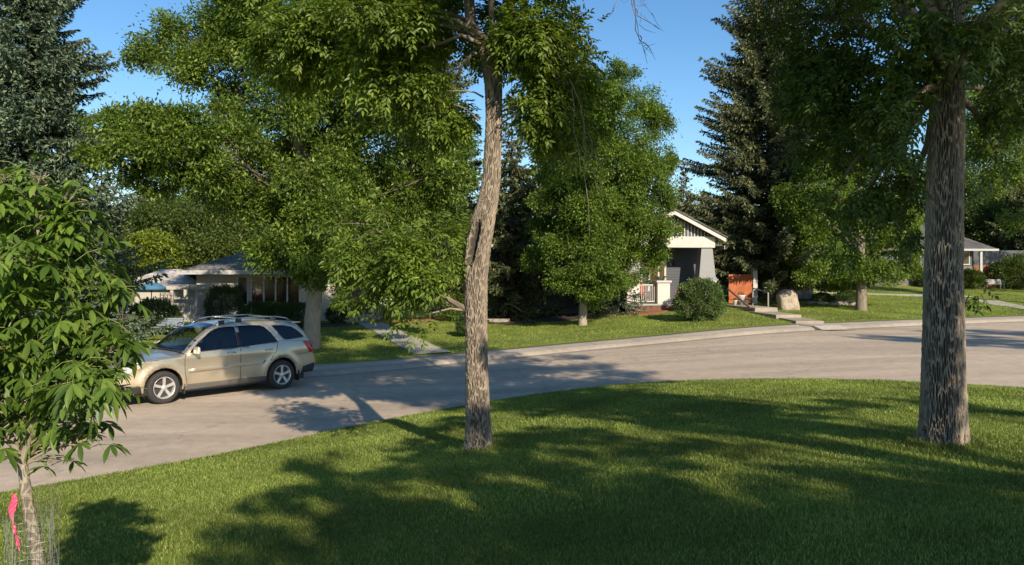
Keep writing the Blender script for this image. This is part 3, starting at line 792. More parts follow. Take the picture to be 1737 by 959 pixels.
basket(251, 519, 37.1, 'small reddish hanging basket on the garage wall left of the trellis', .14)
basket(311, 516, 37.1, 'small flat hanging basket on the garage wall right of the trellis', .14)
# trellis frames
c = W(281, 526, 34.1)
tr = thing('garden_trellis', (c[0], 34.1, c[2]), 'brown arched trellis holding the large hanging basket', 'trellis')
q = MB()
for s in (-1, 1):
    for xx in (.08, .24): q.box(s * xx - .012, s * xx + .012, -.012, .012, -.15, .78 if xx > .1 else .7)
    for i in range(6): q.box(s * .16 - .068, s * .16 + .068, -.010, .010, -.05 + i * .14, -.03 + i * .14)
q.build('frame', M_BROWNW, tr)
q = MB(); q.box(-.055, .055, .02, .13, .42 - c[2] - .02, .2); q.build('post', M_TRIM, tr)

def garden_bench(loc, label, wd, m_slat, m_leg, sc=1.0, rz=0, group=None, white=False):
    t = thing('garden_bench', tuple(loc), label, 'bench', group, rz)
    for nm, y0, zz in (('seat', 0, None), ('backrest', 1, None)):
        q = MB()
        if nm == 'seat':
            for i in range(5): q.box(-wd / 2, wd / 2, -.42 + i * .085, -.42 + i * .085 + .07, .42, .445)
        else:
            for i in range(4): q.beam((-wd / 2, .02 + i * .03, .52 + i * .095), (wd / 2, .02 + i * .03, .52 + i * .095), .022, .08)
        q.build(nm, m_slat, t)
    for s in (-1, 1):
        x = s * (wd / 2 - .05); q = MB()
        q.tube([(x, -.42, 0), (x, -.40, .40), (x, .0, .40), (x, .13, .88)], .022, 6); q.tube([(x, .0, .40), (x, .06, 0)], .022, 6)
        q.tube([(x, -.42, .62), (x, -.2, .66), (x, .07, .62)], .02, 6); q.tube([(x, -.41, .40), (x, -.42, .62)], .016, 6)
        q.build('leg', m_leg, t)
    t.scale = (sc, sc, sc)
    return t
bb = gp(280, 572)
garden_bench((bb[0], bb[1] + .4, bb[2]), 'weathered blue grey slatted bench with black iron legs on the left lawn', 1.35, mat('blue_grey_slats', (.22, .26, .33), .6, var=.15, scale=8), M_IRON, .82, R(-6))
# pink and white flowers behind the car roof
c = gp(337, 566); t = thing('flower_pot', tuple(c), 'pale pot of white and pink flowers beside the clipped cedar', 'flower pot')
q = MB(); q.lathe([(.001, 0), (.13, 0), (.19, .32), (.16, .32), (.001, .27)], 14); q.build('pot', M_TRIM, t)
planting('flowers', t, (0, 0, .5), .28, 420, .06, leaf_mat('white_petals', (.45, .28, .30), (.6, .5, .5), (.7, .65, .6), .2, .6, (1, 1, 1)))

# ---- front walk of the bungalow
M_WALK = mat('walk_concrete', (.40, .365, .31), .85, var=.14, scale=5, bump=.3, bscale=80, big=.12)
def walkway(name, pts, wd, mat_, label_kind=True, z_off=.012, seg=.3):
    P = np.array(pts, float); L = np.linalg.norm(P[1:] - P[:-1], axis=1).sum(); n = max(3, int(L / seg))
    s = np.concatenate([[0], np.cumsum(np.linalg.norm(np.diff(P, axis=0), axis=1))]); tt = np.linspace(0, s[-1], n)
    C = np.stack([np.interp(tt, s, P[:, 0]), np.interp(tt, s, P[:, 1])], 1); T = unit(np.gradient(C, axis=0)); N_ = np.stack([-T[:, 1], T[:, 0]], 1)
    V = []; cols = 5
    for a in np.linspace(-.5, .5, cols):
        q = C + N_ * wd * a; V.append(np.concatenate([q, (H(q[:, 0], q[:, 1]) + z_off + und(q[:, 0], q[:, 1]))[:, None]], 1))
    lo = [v - np.array([0, 0, .1]) for v in (V[0], V[-1])]
    V = [lo[0]] + V + [lo[1]]
    k = len(V); V = np.stack(V, 1).reshape(-1, 3)
    i, j = np.meshgrid(np.arange(n - 1), np.arange(k - 1), indexing='ij')
    F = np.stack([i * k + j, i * k + j + 1, (i + 1) * k + j + 1, (i + 1) * k + j], -1).reshape(-1, 4)
    o = np_mesh(name, V, F, mat_, None, False); return struct(o)
e0 = gp(735, 601); e1 = gp(628, 549)
dv = (e1 - e0)[:2]
walkway('front_path', [e0[:2] - dv / np.linalg.norm(dv) * .1, e1[:2]], 1.15, M_WALK, z_off=.035)
M_MULCH = mat('red_mulch', (.24, .085, .035), .95, var=.5, scale=18, bump=1, bscale=40)
M_SOIL = mat('dark_mulch', (.05, .035, .025), .95, var=.5, scale=14, bump=1, bscale=30)
def bed(name, c, rx, ry, m_, rz=0, h=.05):
    n = 40; V = [(c[0], c[1], float(H(c[0], c[1])) + h)]; 
    rings = [.35, .7, .92, 1.0]
    for r in rings:
        for i in range(n):
            a = 2 * math.pi * i / n; k = r * (1 + .08 * noise.noise(Vector((math.cos(a) * 1.5 + c[0], math.sin(a) * 1.5, 0))))
            x = rx * math.cos(a) * k; y = ry * math.sin(a) * k; X = c[0] + x * math.cos(rz) - y * math.sin(rz); Y = c[1] + x * math.sin(rz) + y * math.cos(rz)
            V.append((X, Y, float(H(X, Y)) + (h if r < .95 else -.03) + random.uniform(-.012, .012) * (r < .95)))
    me = MB(); f = [[0, 1 + i, 1 + (i + 1) % n] for i in range(n)]
    for k in range(len(rings) - 1):
        for i in range(n): f.append([1 + k * n + i, 1 + (k + 1) * n + i, 1 + (k + 1) * n + (i + 1) % n, 1 + k * n + (i + 1) % n])
    me.add(V, f, False); return struct(me.build(name, m_))
c = gp(720, 545); bed('mulch_bed', (c[0], c[1] + .6), 2.8, .6, M_MULCH, RZ)
c = gp(1070, 528); bed('mulch_bed', (c[0], c[1]), 1.9, 2.2, M_MULCH, R(20))
c = gp(930, 545); bed('soil_bed', (c[0], c[1] + 1.6), 3.4, 2.2, M_SOIL, R(12))
c = gp(1405, 510); bed('soil_bed', (c[0], c[1]), 2.3, 2.0, M_SOIL, R(20))
c = gp(470, 556); bed('soil_bed', (c[0], c[1] + .9), 3.6, 1.0, M_SOIL, RZ)
# concrete edging right of the walk
for (xa, xb) in ((826, 862),):
    p = gp(xa, 548); q = gp(xb, 548); m = MB(); m.beam((p[0], p[1], p[2] + .08), (q[0], q[1], q[2] + .08), .3, .22); o = m.build('garden_edging', M_CONC)
    tag(o, 'short concrete garden edging at the foot of the dark spruces', 'edging')

# ---- house with the gabled porch
RX, RY, RZ0 = 7.75, 37.0, .96
hr = thing('porch_house', (RX, RY, RZ0), 'dark navy house with white gabled porch and tapered column', 'house', rz=R(9))
b = MB(); b.box(-9.5, 2.75, 1.8, 10, -.4, 3.25); b.build('wall', M_NAVY, hr)
m = MB(); z = 3.25; m.add([(-10, 1.2, z), (3.2, 1.2, z), (3.2, 10.6, z), (-10, 10.6, z), (-6, 5.9, z + 1.9), (-.5, 5.9, z + 1.9)], [[0, 1, 5, 4], [1, 2, 5], [2, 3, 4, 5], [3, 0, 4], [0, 3, 2, 1]]); m.build('roof', M_DKSH, hr)
m = MB(); m.box(-10, -2.5, 1.165, 1.198, z - .16, z + .02); m.box(3.202, 3.235, 1.2, 10.6, z - .16, z + .02); m.build('gutter', M_TRIM, hr)
# porch floor
m = MB(); m.box(-2.35, 2.35, 0, 1.8, .32, .40); m.build('porch_floor', mat('painted_deck', (.30, .29, .28), .6), hr)
m = MB(); m.box(-2.3, 2.3, .04, 1.8, -.2, .318); m.build('porch_skirt', M_BROWNW, hr)
m = MB(); m.box(.2, 1.3, -.35, -.001, -.2, .22); m.box(.2, 1.3, -.7, -.351, -.2, .06); m.build('porch_step', M_CONC, hr)
# pedestals, railing, columns
for uu, s in ((-1.95, .62), (-.42, .62), (1.82, .72)):
    m = MB(); m.box(uu - s / 2, uu + s / 2, .05, .05 + s, .402, 1.42); pd = m.build('pedestal', M_BRICKW, hr)
    m = MB(); m.box(uu - s / 2 - .07, uu + s / 2 + .07, -.02, .12 + s, 1.422, 1.52); m.build('cap', M_TRIM, pd, .01)
m = MB(); m.box(-1.62, -.75, .3, .36, 1.28, 1.34); m.box(-1.62, -.75, .3, .36, .48, .53)
for i in range(8): m.box(-1.56 + i * .105, -1.53 + i * .105, .315, .345, .53, 1.28)
m.build('railing', M_TRIM, hr)
for uu in (-1.95, 1.82):
    m = MB(); m.frustum(uu, .38, 1.60, 3.12, .86, .60, .56, .46); m.box(uu - .52, uu + .52, .0, .74, 1.521, 1.6); m.box(uu - .46, uu + .46, .05, .70, 1.602, 1.68)
    m.build('column', M_GREYCOL, hr)
m = MB(); m.box(-2.2, 2.2, .06, .70, 3.12, 3.66); m.build('beam', M_TRIM, hr, .01)
# gable
zp = 3.66; ap = zp + 2.25 * .50
m = MB(); m.prism([(-2.25, zp), (2.25, zp), (0, ap)], 'y', .2, .3); gb = m.build('gable', M_NAVYP, hr)
m = MB()
for i in range(-12, 13):
    x = i * .17; h = (2.2 - abs(x)) * .50
    if h > .08: m = MB(); m.box(x - .022, x + .022, .165, .198, zp + .002, zp + h - .03); m.build('batten', M_TRIM, gb)
m = MB(); tk = .21; e = 2.62
for s in (-1, 1):
    m.prism([(0, ap + .12), (s * e, ap + .12 - e * .50), (s * e, ap + .12 - e * .50 - tk), (0, ap + .12 - tk)], 'y', -.28, -.2)
m.build('bargeboard', M_TRIM, gb)
m = MB()
for s in (-1, 1):
    m.prism([(0, ap + .20), (s * (e + .06), ap + .20 - (e + .06) * .50), (s * (e + .06), ap + .125 - (e + .06) * .50), (0, ap + .125)], 'y', -.34, 6.0)
m.build('porch_roof', M_DKSH, hr)
m = MB()
for s in (-1, 1): m.prism([(0, ap + .118), (s * e, ap + .118 - e * .50), (s * e, ap + .08 - e * .50), (0, ap + .08)], 'y', -.199, .199)
m.build('soffit', M_TRIM, hr)
m = MB(); m.box(-2.2, 2.2, .31, 1.79, 3.3, 3.34); m.build('porch_ceiling', M_TRIM, hr)
# sliding door, lamp, windows
m = MB(); m.box(-.62, .32, 1.72, 1.798, 2.75, 2.86)
for a0, a1 in ((-.62, -.53), (-.12, -.04), (.22, .32)): m.box(a0, a1, 1.72, 1.798, .402, 2.75)
dr = m.build('door', M_TRIM, hr); m = MB(); m.box(-.528, -.122, 1.75, 1.79, .41, 2.745); m.box(-.038, .218, 1.75, 1.79, .41, 2.745); m.build('pane', M_PANEB, dr)
window(hr, -2.2, -1.0, 1.2, 2.6, 1.8, 2)
window(hr, -7.6, -5.2, 1.0, 2.5, 1.8, 3)
m = MB(); m.box(.72, .86, 1.68, 1.79, 2.25, 2.5); m.build('wall_lamp', M_IRON, hr, .02)
# furniture on the porch
def hw(u, v, z=0): a = R(9); return (RX + u * math.cos(a) - v * math.sin(a), RY + u * math.sin(a) + v * math.cos(a), RZ0 + z)
t = thing('porch_chair', hw(-1.35, .95, .402), 'red cushioned chair on the porch behind the white railing', 'chair', rz=R(9))
m = MB(); m.box(-.3, .3, -.3, .3, .38, .5); m.build('seat', mat('red_cushion', (.35, .07, .04), .8), t, .03)
m = MB(); m.box(-.3, .3, .28, .38, .5, 1.0); m.build('backrest', MATS['red_cushion'], t, .03)
for sx in (-1, 1):
    for sy in (-1, 1): m = MB(); m.box(sx * .27 - .02, sx * .27 + .02, sy * .27 - .02, sy * .27 + .02, 0, .378); m.build('leg', M_BROWNW, t)
c = hw(.10, -1.0); t = thing('flower_stand', (c[0], c[1], float(H(c[0], c[1]))), 'tall white urn of bright pink flowers left of the round shrub', 'flower pot')
m = MB(); m.lathe([(.001, 0), (.16, 0), (.15, .06), (.06, .14), (.07, .34), (.17, .42), (.22, .62), (.24, .64), (.20, .64), (.001, .58)], 16); m.build('urn', M_TRIM, t)
planting('flowers', t, (0, 0, .84), .36, 900, .075, FL_P)

# ---- cedar gate, urns beside it
c = W(1257, 500, 40.0)
t = thing('cedar_gate', (c[0], 40.0, float(H(c[0], 40.0))), 'orange cedar gate and white post right of the navy house', 'gate', rz=R(9))
m = MB(); m.box(-.68, .62, 0, .05, .05, 1.55); m.build('board_panel', M_CEDAR, t)
m = MB(); m.box(-.68, .62, -.04, -.002, 1.3, 1.42); m.box(-.68, .62, -.04, -.002, .25, .37); m.beam((-.62, -.02, .37), (.56, -.02, 1.3), .03, .1); m.build('gate_frame', mat('cedar_plain', (.30, .08, .022), .7), t)
m = MB(); m.box(.64, .88, -.08, .16, 0, 1.85); m.build('post', M_TRIM, t)
for i, (px, s, lab) in enumerate(((1257, 1.0, 'largest white garden urn in front of the cedar gate'), (1247, .55, 'small white pot left of the large urn at the cedar gate'), (1266, .6, 'small white pot right of the large urn at the cedar gate'))):
    c = W(px, 503, 38.6); t = thing('garden_urn', (c[0], 38.6, float(H(c[0], 38.6))), lab, 'flower pot', 'white pots by the cedar gate')
    m = MB(); m.lathe([(.001, 0), (.13 * s, 0), (.12 * s, .05 * s), (.05 * s, .13 * s), (.14 * s, .25 * s), (.2 * s, .5 * s), (.24 * s, .58 * s), (.19 * s, .58 * s), (.001, .5 * s)], 14); m.build('pot', M_TRIM, t)
    planting('plant', t, (0, 0, .62 * s), .15 * s, 100, .06, FL_M)
# grey side fence beyond the gate
c = W(1285, 498, 43); t = thing('side_fence', (c[0], 43, float(H(c[0], 43))), 'grey board fence between the cedar gate and the big dark spruce', 'fence', rz=R(6))
m = MB()
for i in range(22): m.box(i * .15, i * .15 + .14, 0, .02, .05, 1.35 + .02 * math.sin(i))
m.box(0, 3.3, .021, .06, .3, .4); m.box(0, 3.3, .021, .06, 1.1, 1.2); m.build('board_panel', M_GREYW, t)
c0 = W(1236, 491, 37); c1 = W(1280, 505, 35.5)
m = MB(); m.beam((c0[0], c0[1], c0[2]), (c1[0], c1[1], float(H(c1[0], c1[1])) + .03), .09, .06)
o = m.build('wood_rail', M_BROWNW); tag(o, 'dark timber rail sloping down to the grass by the navy house', 'rail')
c0 = W(1277, 489, 39); c1 = W(1303, 497, 37.5)
m = MB(); m.beam(c0, c1, .05, .05); m.beam((c0[0], c0[1], c0[2] - .0), (c0[0], c0[1], float(H(c0[0], c0[1]))), .06, .06); m.beam(c1, (c1[0], c1[1], float(H(c1[0], c1[1]))), .06, .06)
o = m.build('handrail', M_GREYCOL); tag(o, 'short pale sloping handrail beside the cedar gate post', 'rail')

# ---- stepped concrete path down to the pavement
segs = [((1300, 531), (1241, 518), 1.0), ((1338, 541), (1290, 530), 1.0), ((1374, 550), (1343, 541), 1.0)]
st = thing('garden_steps', tuple(gp(1374, 552)), 'stepped concrete path from the pavement up to the navy house', 'steps')
for (a, b_, wd) in segs[::-1]:
    p = gp(*a); q = gp(*b_); zt = max(p[2], q[2]) + .045
    d_ = unit((q - p)[:2]); n_ = np.array([-d_[1], d_[0]]) * .55
    pts = [p[:2] - n_, p[:2] + n_, q[:2] + n_, q[:2] - n_]; off = np.array(st.location[:2])
    m = MB(); m.prism([tuple(x - off) for x in pts], 'z', p[2] - .25 - st.location.z, zt - st.location.z); m.build('step', M_CONC2, st, .01)
e = gp(1374, 551); walkway('entry_path', [(e[0], e[1] - .2), (e[0] + .6, e[1] - 1.6)], 1.3, M_WALK, z_off=.03)

# ---- boulder
c = gp(1340, 526)
bm = bmesh.new(); bmesh.ops.create_icosphere(bm, subdivisions=5, radius=1)
for v in bm.verts:
    p = v.co.copy(); e = 3.2; nn = (abs(p.x) ** e + abs(p.y) ** e + abs(p.z) ** e) ** (1 / e); p /= nn
    p.x *= .50 - .13 * max(0, p.z) + .05 * (p.x > 0); p.y *= .42; p.z *= .58
    p.z += -.16 * p.x * (p.z > 0)
    p *= 1 + .20 * noise.noise(p * 2.4 + Vector((3, 1, 0))) + .05 * noise.noise(p * 8) - .10 * max(0, p.x * .7 + p.z - .75)
    v.co = p + Vector((0, 0, .42))
me = bpy.data.meshes.new('boulder'); bm.to_mesh(me); bm.free()
for p in me.polygons: p.use_smooth = True
me.materials.append(mat('sandstone', (.34, .285, .22), .9, var=.18, scale=5, bump=.7, bscale=22, big=.15))
o = bpy.data.objects.new('boulder', me); link(o); o.location = (c[0], c[1] + .3, c[2] - .05)
tag(o, 'large pale sandstone boulder standing on the lawn by the stepped path', 'boulder')
# low stones in the right-hand bed
for i, (px, py, s, wh) in enumerate(((1392, 517, .22, 'second from the boulder'), (1412, 518, .17, 'smallest, in the middle of the row'), (1430, 517, .25, 'largest, fourth from the boulder'), (1448, 518, .18, 'nearest the small leafy tree trunk'), (1376, 516, .2, 'nearest the boulder'))):
    c = gp(px, py); bm = bmesh.new(); bmesh.ops.create_icosphere(bm, subdivisions=3, radius=s)
    for v in bm.verts: v.co = Vector((v.co.x * 1.5, v.co.y, v.co.z * .6)) * (1 + .3 * noise.noise(v.co * 5 + Vector((i * 3, 0, 0))))
    me = bpy.data.meshes.new('garden_stone'); bm.to_mesh(me); bm.free(); me.materials.append(mat('bed_stone', (.26, .23, .20), .9, var=.25, scale=8, bump=.5))
    o = bpy.data.objects.new('garden_stone', me); link(o); o.location = (c[0], c[1], c[2] + .05); tag(o, 'low rough stone edging the dark planting bed, ' + wh, 'stone', 'stones edging the dark bed')

# ---- far right house
D = 56.5; c = W(1530, 475, D); z0 = float(H(c[0], D))
hf = thing('far_house', (c[0], D, z0), 'grey blue house with white eave line far behind the right hand tree', 'house', rz=R(4))
def fu(px): return (W(px, 0, D)[0] - c[0])
def fzv(py): return W(0, py, D)[2] - z0
eh = fzv(423)
b = MB(); b.box(-6, fu(1657), 0, 8, -.8, eh); b.box(fu(1657) + .001, fu(1800), 2.2, 8, -.8, eh); b.build('wall', mat('grey_blue_wall', (.075, .085, .095), .8, var=.1, scale=3), hf)
b = MB(); b.box(-6, fu(1657), -.06, -.002, -.5, fzv(452)); b.build('stone_base', mat('pale_stone_base', (.15, .14, .13), .9, var=.3, scale=5, bump=.5), hf)
m = MB(); a0, a1, b0, b1 = -7, fu(1690), -.7, 8.7; hw_ = 4.7; m.add([(a0, b0, eh), (a1, b0, eh), (a1, b1, eh), (a0, b1, eh), (a0 + 4, b0 + hw_, eh + 2.3), (a1 - 3.0, b0 + hw_, eh + 2.3)], [[0, 1, 5, 4], [1, 2, 5], [2, 3, 4, 5], [3, 0, 4], [0, 3, 2, 1]]); r_ = m.build('roof', M_DKSH, hf)
m = MB(); m.box(a0, a1, b0 - .04, b0 - .002, eh - .13, eh + .02); m.build('gutter', M_TRIMG, r_)
window(hf, fu(1543), fu(1562), fzv(450), fzv(436), 0, 1); window(hf, fu(1600), fu(1648), fzv(448), fzv(428), 0, 3)
m = MB(); m.box(fu(1659), fu(1663), -.62, -.5, -.3, eh - .02); m.build('post', M_TRIMG, hf)
window(hf, fu(1669), fu(1677), fzv(450), fzv(434), 2.2, 1)
m = MB(); m.box(fu(1660), fu(1722), 1.2, 1.28, -.4, fzv(449)); m.build('cedar_screen', mat('brown_cedar', (.20, .08, .03), .8, var=.3, scale=3), hf)
c = gp(1684, 491); garden_bench((c[0], c[1], c[2]), 'white metal garden bench in the shade in front of the far house', 1.5, M_TRIM, M_TRIM, .85, R(0))
# its drive and the pale path on the right
pA = gp(1737, 530); pB = gp(1660, 512)
walkway('drive_path', [gp(1760, 526)[:2], gp(1706, 518)[:2], gp(1672, 510)[:2]], 1.5, M_WALK, z_off=.03)
walkway('far_path', [gp(1380, 496)[:2], gp(1540, 501)[:2], gp(1640, 503)[:2]], 1.0, M_WALK, z_off=.03)

# ================================================================== THE PARKED CAR
def paint_mat():
    m, t, p, o = base_mat('champagne_paint')
    tc = t.nodes.new('ShaderNodeTexCoord'); sx = t.nodes.new('ShaderNodeSeparateXYZ'); t.links.new(tc.outputs['Object'], sx.inputs[0])
    n = t.nodes.new('ShaderNodeTexNoise'); n.inputs['Scale'].default_value = 3; n.inputs['Detail'].default_value = 8; t.links.new(tc.outputs['Object'], n.inputs['Vector'])
    # road dust on the lower flanks: a real film, rougher and browner
    mr = t.nodes.new('ShaderNodeMapRange'); mr.inputs['From Min'].default_value = .95; mr.inputs['From Max'].default_value = .25; mr.inputs['To Max'].default_value = .85; t.links.new(sx.outputs[2], mr.inputs['Value'])
    mu = t.nodes.new('ShaderNodeMath'); mu.operation = 'MULTIPLY'; t.links.new(mr.outputs[0], mu.inputs[0]); t.links.new(n.outputs['Fac'], mu.inputs[1])
    mc = t.nodes.new('ShaderNodeMix'); mc.data_type = 'RGBA'; mc.inputs[6].default_value = (.54, .47, .36, 1); mc.inputs[7].default_value = (.44, .33, .19, 1)
    t.links.new(mu.outputs[0], mc.inputs['Factor']); t.links.new(mc.outputs[2], p.inputs['Base Color'])
    rr = t.nodes.new('ShaderNodeMapRange'); rr.inputs['To Min'].default_value = .32; rr.inputs['To Max'].default_value = .6; t.links.new(mu.outputs[0], rr.inputs['Value']); t.links.new(rr.outputs[0], p.inputs['Roughness'])
    me_ = t.nodes.new('ShaderNodeMapRange'); me_.inputs['To Min'].default_value = .75; me_.inputs['To Max'].default_value = .2; t.links.new(mu.outputs[0], me_.inputs['Value']); t.links.new(me_.outputs[0], p.inputs['Metallic'])
    p.inputs['Coat Weight'].default_value = .5; p.inputs['Coat Roughness'].default_value = .08
    return m
M_PAINT = paint_mat()
M_BLACKP = mat('black_plastic', (.02, .02, .02), .6, var=.1)
M_GREYP = mat('grey_cladding', (.10, .095, .088), .65, var=.15, scale=5)
M_TYRE = mat('tyre_rubber', (.028, .026, .025), .85, var=.2, scale=20, bump=.2)
M_RIM = mat('rim_alloy', (.62, .61, .59), .35, .6, var=.05)
M_CHROME = mat('brushed_silver', (.6, .6, .6), .25, 1.0, var=.03)
M_CGLASS = glass_mat('tinted_glass', (.40, .44, .44), .05)
M_CGLASS2 = glass_mat('privacy_glass', (.03, .035, .04), .05)
M_WSHIELD = glass_mat('windscreen_glass', (.45, .5, .47), .05)
M_RED = mat('red_lens', (.45, .012, .02), .15, var=.15, scale=10, coat=.6)
M_HEADL = mat('headlight_lens', (.55, .56, .56), .08, .3, var=.15, scale=9, coat=1.0)
M_SEAT = mat('grey_seat_fabric', (.12, .115, .11), .9)

def fY(x, z):
    x = np.asarray(x, float); z = np.asarray(z, float)
    y = np.full(np.broadcast(x, z).shape, .895)
    y = y - .055 * np.clip((.55 - z) / .3, 0, 1) ** 2
    y = y + .012 * np.exp(-((z - .93) / .08) ** 2)
    y = y - .020 * np.clip((z - .98) / .13, 0, 1) - .36 * np.clip(z - 1.09, 0, 1) - .25 * np.clip(z - 1.5, 0, 1) ** 1.0
    y = y - .20 * np.clip((x - 1.45) / .95, 0, 1) ** 2.2 - .13 * np.clip((-x - 1.5) / .95, 0, 1) ** 2
    for cx in (1.43, -1.43):
        r = np.sqrt((x - cx) ** 2 + (z - .37) ** 2)
        y = y + .030 * np.exp(-((r - .46) / .07) ** 2) * (z < .95)
    return y
car_root_label = 'champagne sport utility vehicle parked at the kerb, dusty on its lower side'
fw = np.array([-7.5, 16.5]); rw = np.array([-5.6, 18.65]); hd = unit(fw - rw); nl = np.array([-hd[1], hd[0]])   # nl: car's left, towards the camera
ctr = (fw + rw) / 2 - nl * .88
car = thing('parked_car', (ctr[0], ctr[1], 0.0), car_root_label, 'car', rz=math.atan2(hd[1], hd[0]))

def arch(cx, r=.415, z0=.27, n=14, cz=.36):
    a0 = math.asin((z0 - cz) / r); return [(cx + r * math.cos(a), cz + r * math.sin(a)) for a in np.linspace(a0, math.pi - a0, n)]
top = [(2.30, .26), (2.375, .42), (2.40, .60), (2.365, .76), (2.27, .855), (1.95, .935), (1.5, .985), (1.10, 1.01), (1.00, 1.035), (.66, 1.32), (.36, 1.53), (.12, 1.61), (-.3, 1.655), (-.8, 1.665), (-1.3, 1.65), (-1.7, 1.61), (-1.98, 1.545), (-2.16, 1.36), (-2.30, 1.12), (-2.36, .98), (-2.385, .80), (-2.45, .68), (-2.45, .5), (-2.38, .36)]
outline = top + [(-1.43 - .415, .33)] + [(a, b) for a, b in arch(-1.43)][::-1][1:] + [(a, b) for a, b in arch(1.43)][::-1] + [(2.0, .24)]
wins = {'front_side_window': [(.86, 1.06), (.63, 1.26), (.36, 1.455), (.20, 1.53), (-.02, 1.565), (-.30, 1.575), (-.30, 1.10)],
        'rear_side_window': [(-.39, 1.105), (-.39, 1.575), (-.70, 1.575), (-.95, 1.56), (-1.05, 1.52), (-1.20, 1.37), (-1.34, 1.165)],
        'quarter_window': [(-1.26, 1.545), (-1.55, 1.535), (-1.80, 1.48), (-1.99, 1.36), (-2.12, 1.235), (-1.62, 1.20), (-1.52, 1.22)]}

def panel(mb, outer, holes=(), off=0.0, thick=0.0, side=1, step=.07):
    bm = bmesh.new(); ed = []
    for loop in [outer] + list(holes):
        vs = [bm.verts.new((p[0], 0, p[1])) for p in loop]
        for i in range(len(vs)): ed.append(bm.edges.new((vs[i], vs[(i + 1) % len(vs)])))
    bmesh.ops.triangle_fill(bm, use_beauty=True, edges=ed)
    xs_ = [v.co.x for v in bm.verts]; zs_ = [v.co.z for v in bm.verts]
    for x in np.arange(min(xs_) + step * .5, max(xs_), step): bmesh.ops.bisect_plane(bm, geom=bm.verts[:] + bm.edges[:] + bm.faces[:], plane_co=(x, 0, 0), plane_no=(1, 0, 0))
    for z in np.arange(min(zs_) + step * .5, max(zs_), step): bmesh.ops.bisect_plane(bm, geom=bm.verts[:] + bm.edges[:] + bm.faces[:], plane_co=(0, 0, z), plane_no=(0, 0, 1))
    if thick:
        be = [e for e in bm.edges if e.is_boundary]
        r = bmesh.ops.extrude_edge_only(bm, edges=be); nv = [g for g in r['geom'] if isinstance(g, bmesh.types.BMVert)]
        for v in nv: v.co.y -= thick
    bm.verts.index_update()
    V = []
    for v in bm.verts:
        y = float(fY(v.co.x, v.co.z)) + off + v.co.y; V.append((v.co.x, side * y, v.co.z))
    mb.add(V, [[v.index for v in f.verts] for f in bm.faces], True); bm.free()

body = MB()
for s in (1, -1): panel(body, outline, wins.values(), 0, .03, s)
# top skin lofted across the car, from front bumper over bonnet and roof to the rear bumper
dens = []
for i in range(len(top) - 1):
    a, b = np.array(top[i]), np.array(top[i + 1]); n = max(1, int(np.linalg.norm(b - a) / .06))
    for k in range(n): dens.append((*(a + (b - a) * k / n), i))
dens.append((*top[-1], len(top) - 1))
def bulge(x, z):
    bx = .10 * np.clip((x - 2.0) / .25, 0, 1) - .06 * np.clip((-x - 2.2) / .12, 0, 1) * (z < 1.1) + .07 * np.clip(1 - abs(x - .65) / .35, 0, 1) * (z > 1.12) - .05 * np.clip((-x - 1.95) / .1, 0, 1) * (z > 1.1)
    bz = .045 * np.clip((z - .85) / .15, 0, 1) * (1 - .3 * (x > .9))
    return bx, bz
def row(x, z, off=0.0, n=15, inset=1.0):
    f = float(fY(x, z)) * inset; out = []
    bx, bz = bulge(x, z)
    for u in np.linspace(-1, 1, n): out.append((x + bx * (1 - abs(u) ** 2.4) + off, u * f, z + bz * (1 - abs(u) ** 2.2) + off * .6))
    return out
ws_seg = (8, 9, 10); rg_seg = (16, 17)
def loft(mb, rows):
    n = len(rows[0]); mb.add([p for r in rows for p in r], [[i * n + j, i * n + j + 1, (i + 1) * n + j + 1, (i + 1) * n + j] for i in range(len(rows) - 1) for j in range(n - 1)], True)
for i in range(len(dens) - 1):
    if dens[i][2] in ws_seg or dens[i][2] in rg_seg:
        # pillars at the sides only
        r0, r1 = row(*dens[i][:2]), row(*dens[i + 1][:2])
        for sl in (slice(0, 2), slice(13, 15)): loft(body, [r0[sl], r1[sl]])
        continue
    loft(body, [row(*dens[i][:2]), row(*dens[i + 1][:2])])
bo = body.build('body', M_PAINT, car)
md = bo.modifiers.new('weld', 'WELD'); md.merge_threshold = .002
for nm, seg, m_ in (('windscreen', ws_seg, M_WSHIELD), ('rear_window', rg_seg, M_CGLASS2)):
    q = MB(); rows = [row(*d_[:2]) for d_ in dens if d_[2] in seg] + [row(*dens[max(i for i, d_ in enumerate(dens) if d_[2] in seg) + 1][:2])]
    loft(q, [r[1:14] for r in rows]); q.build(nm, m_, car)
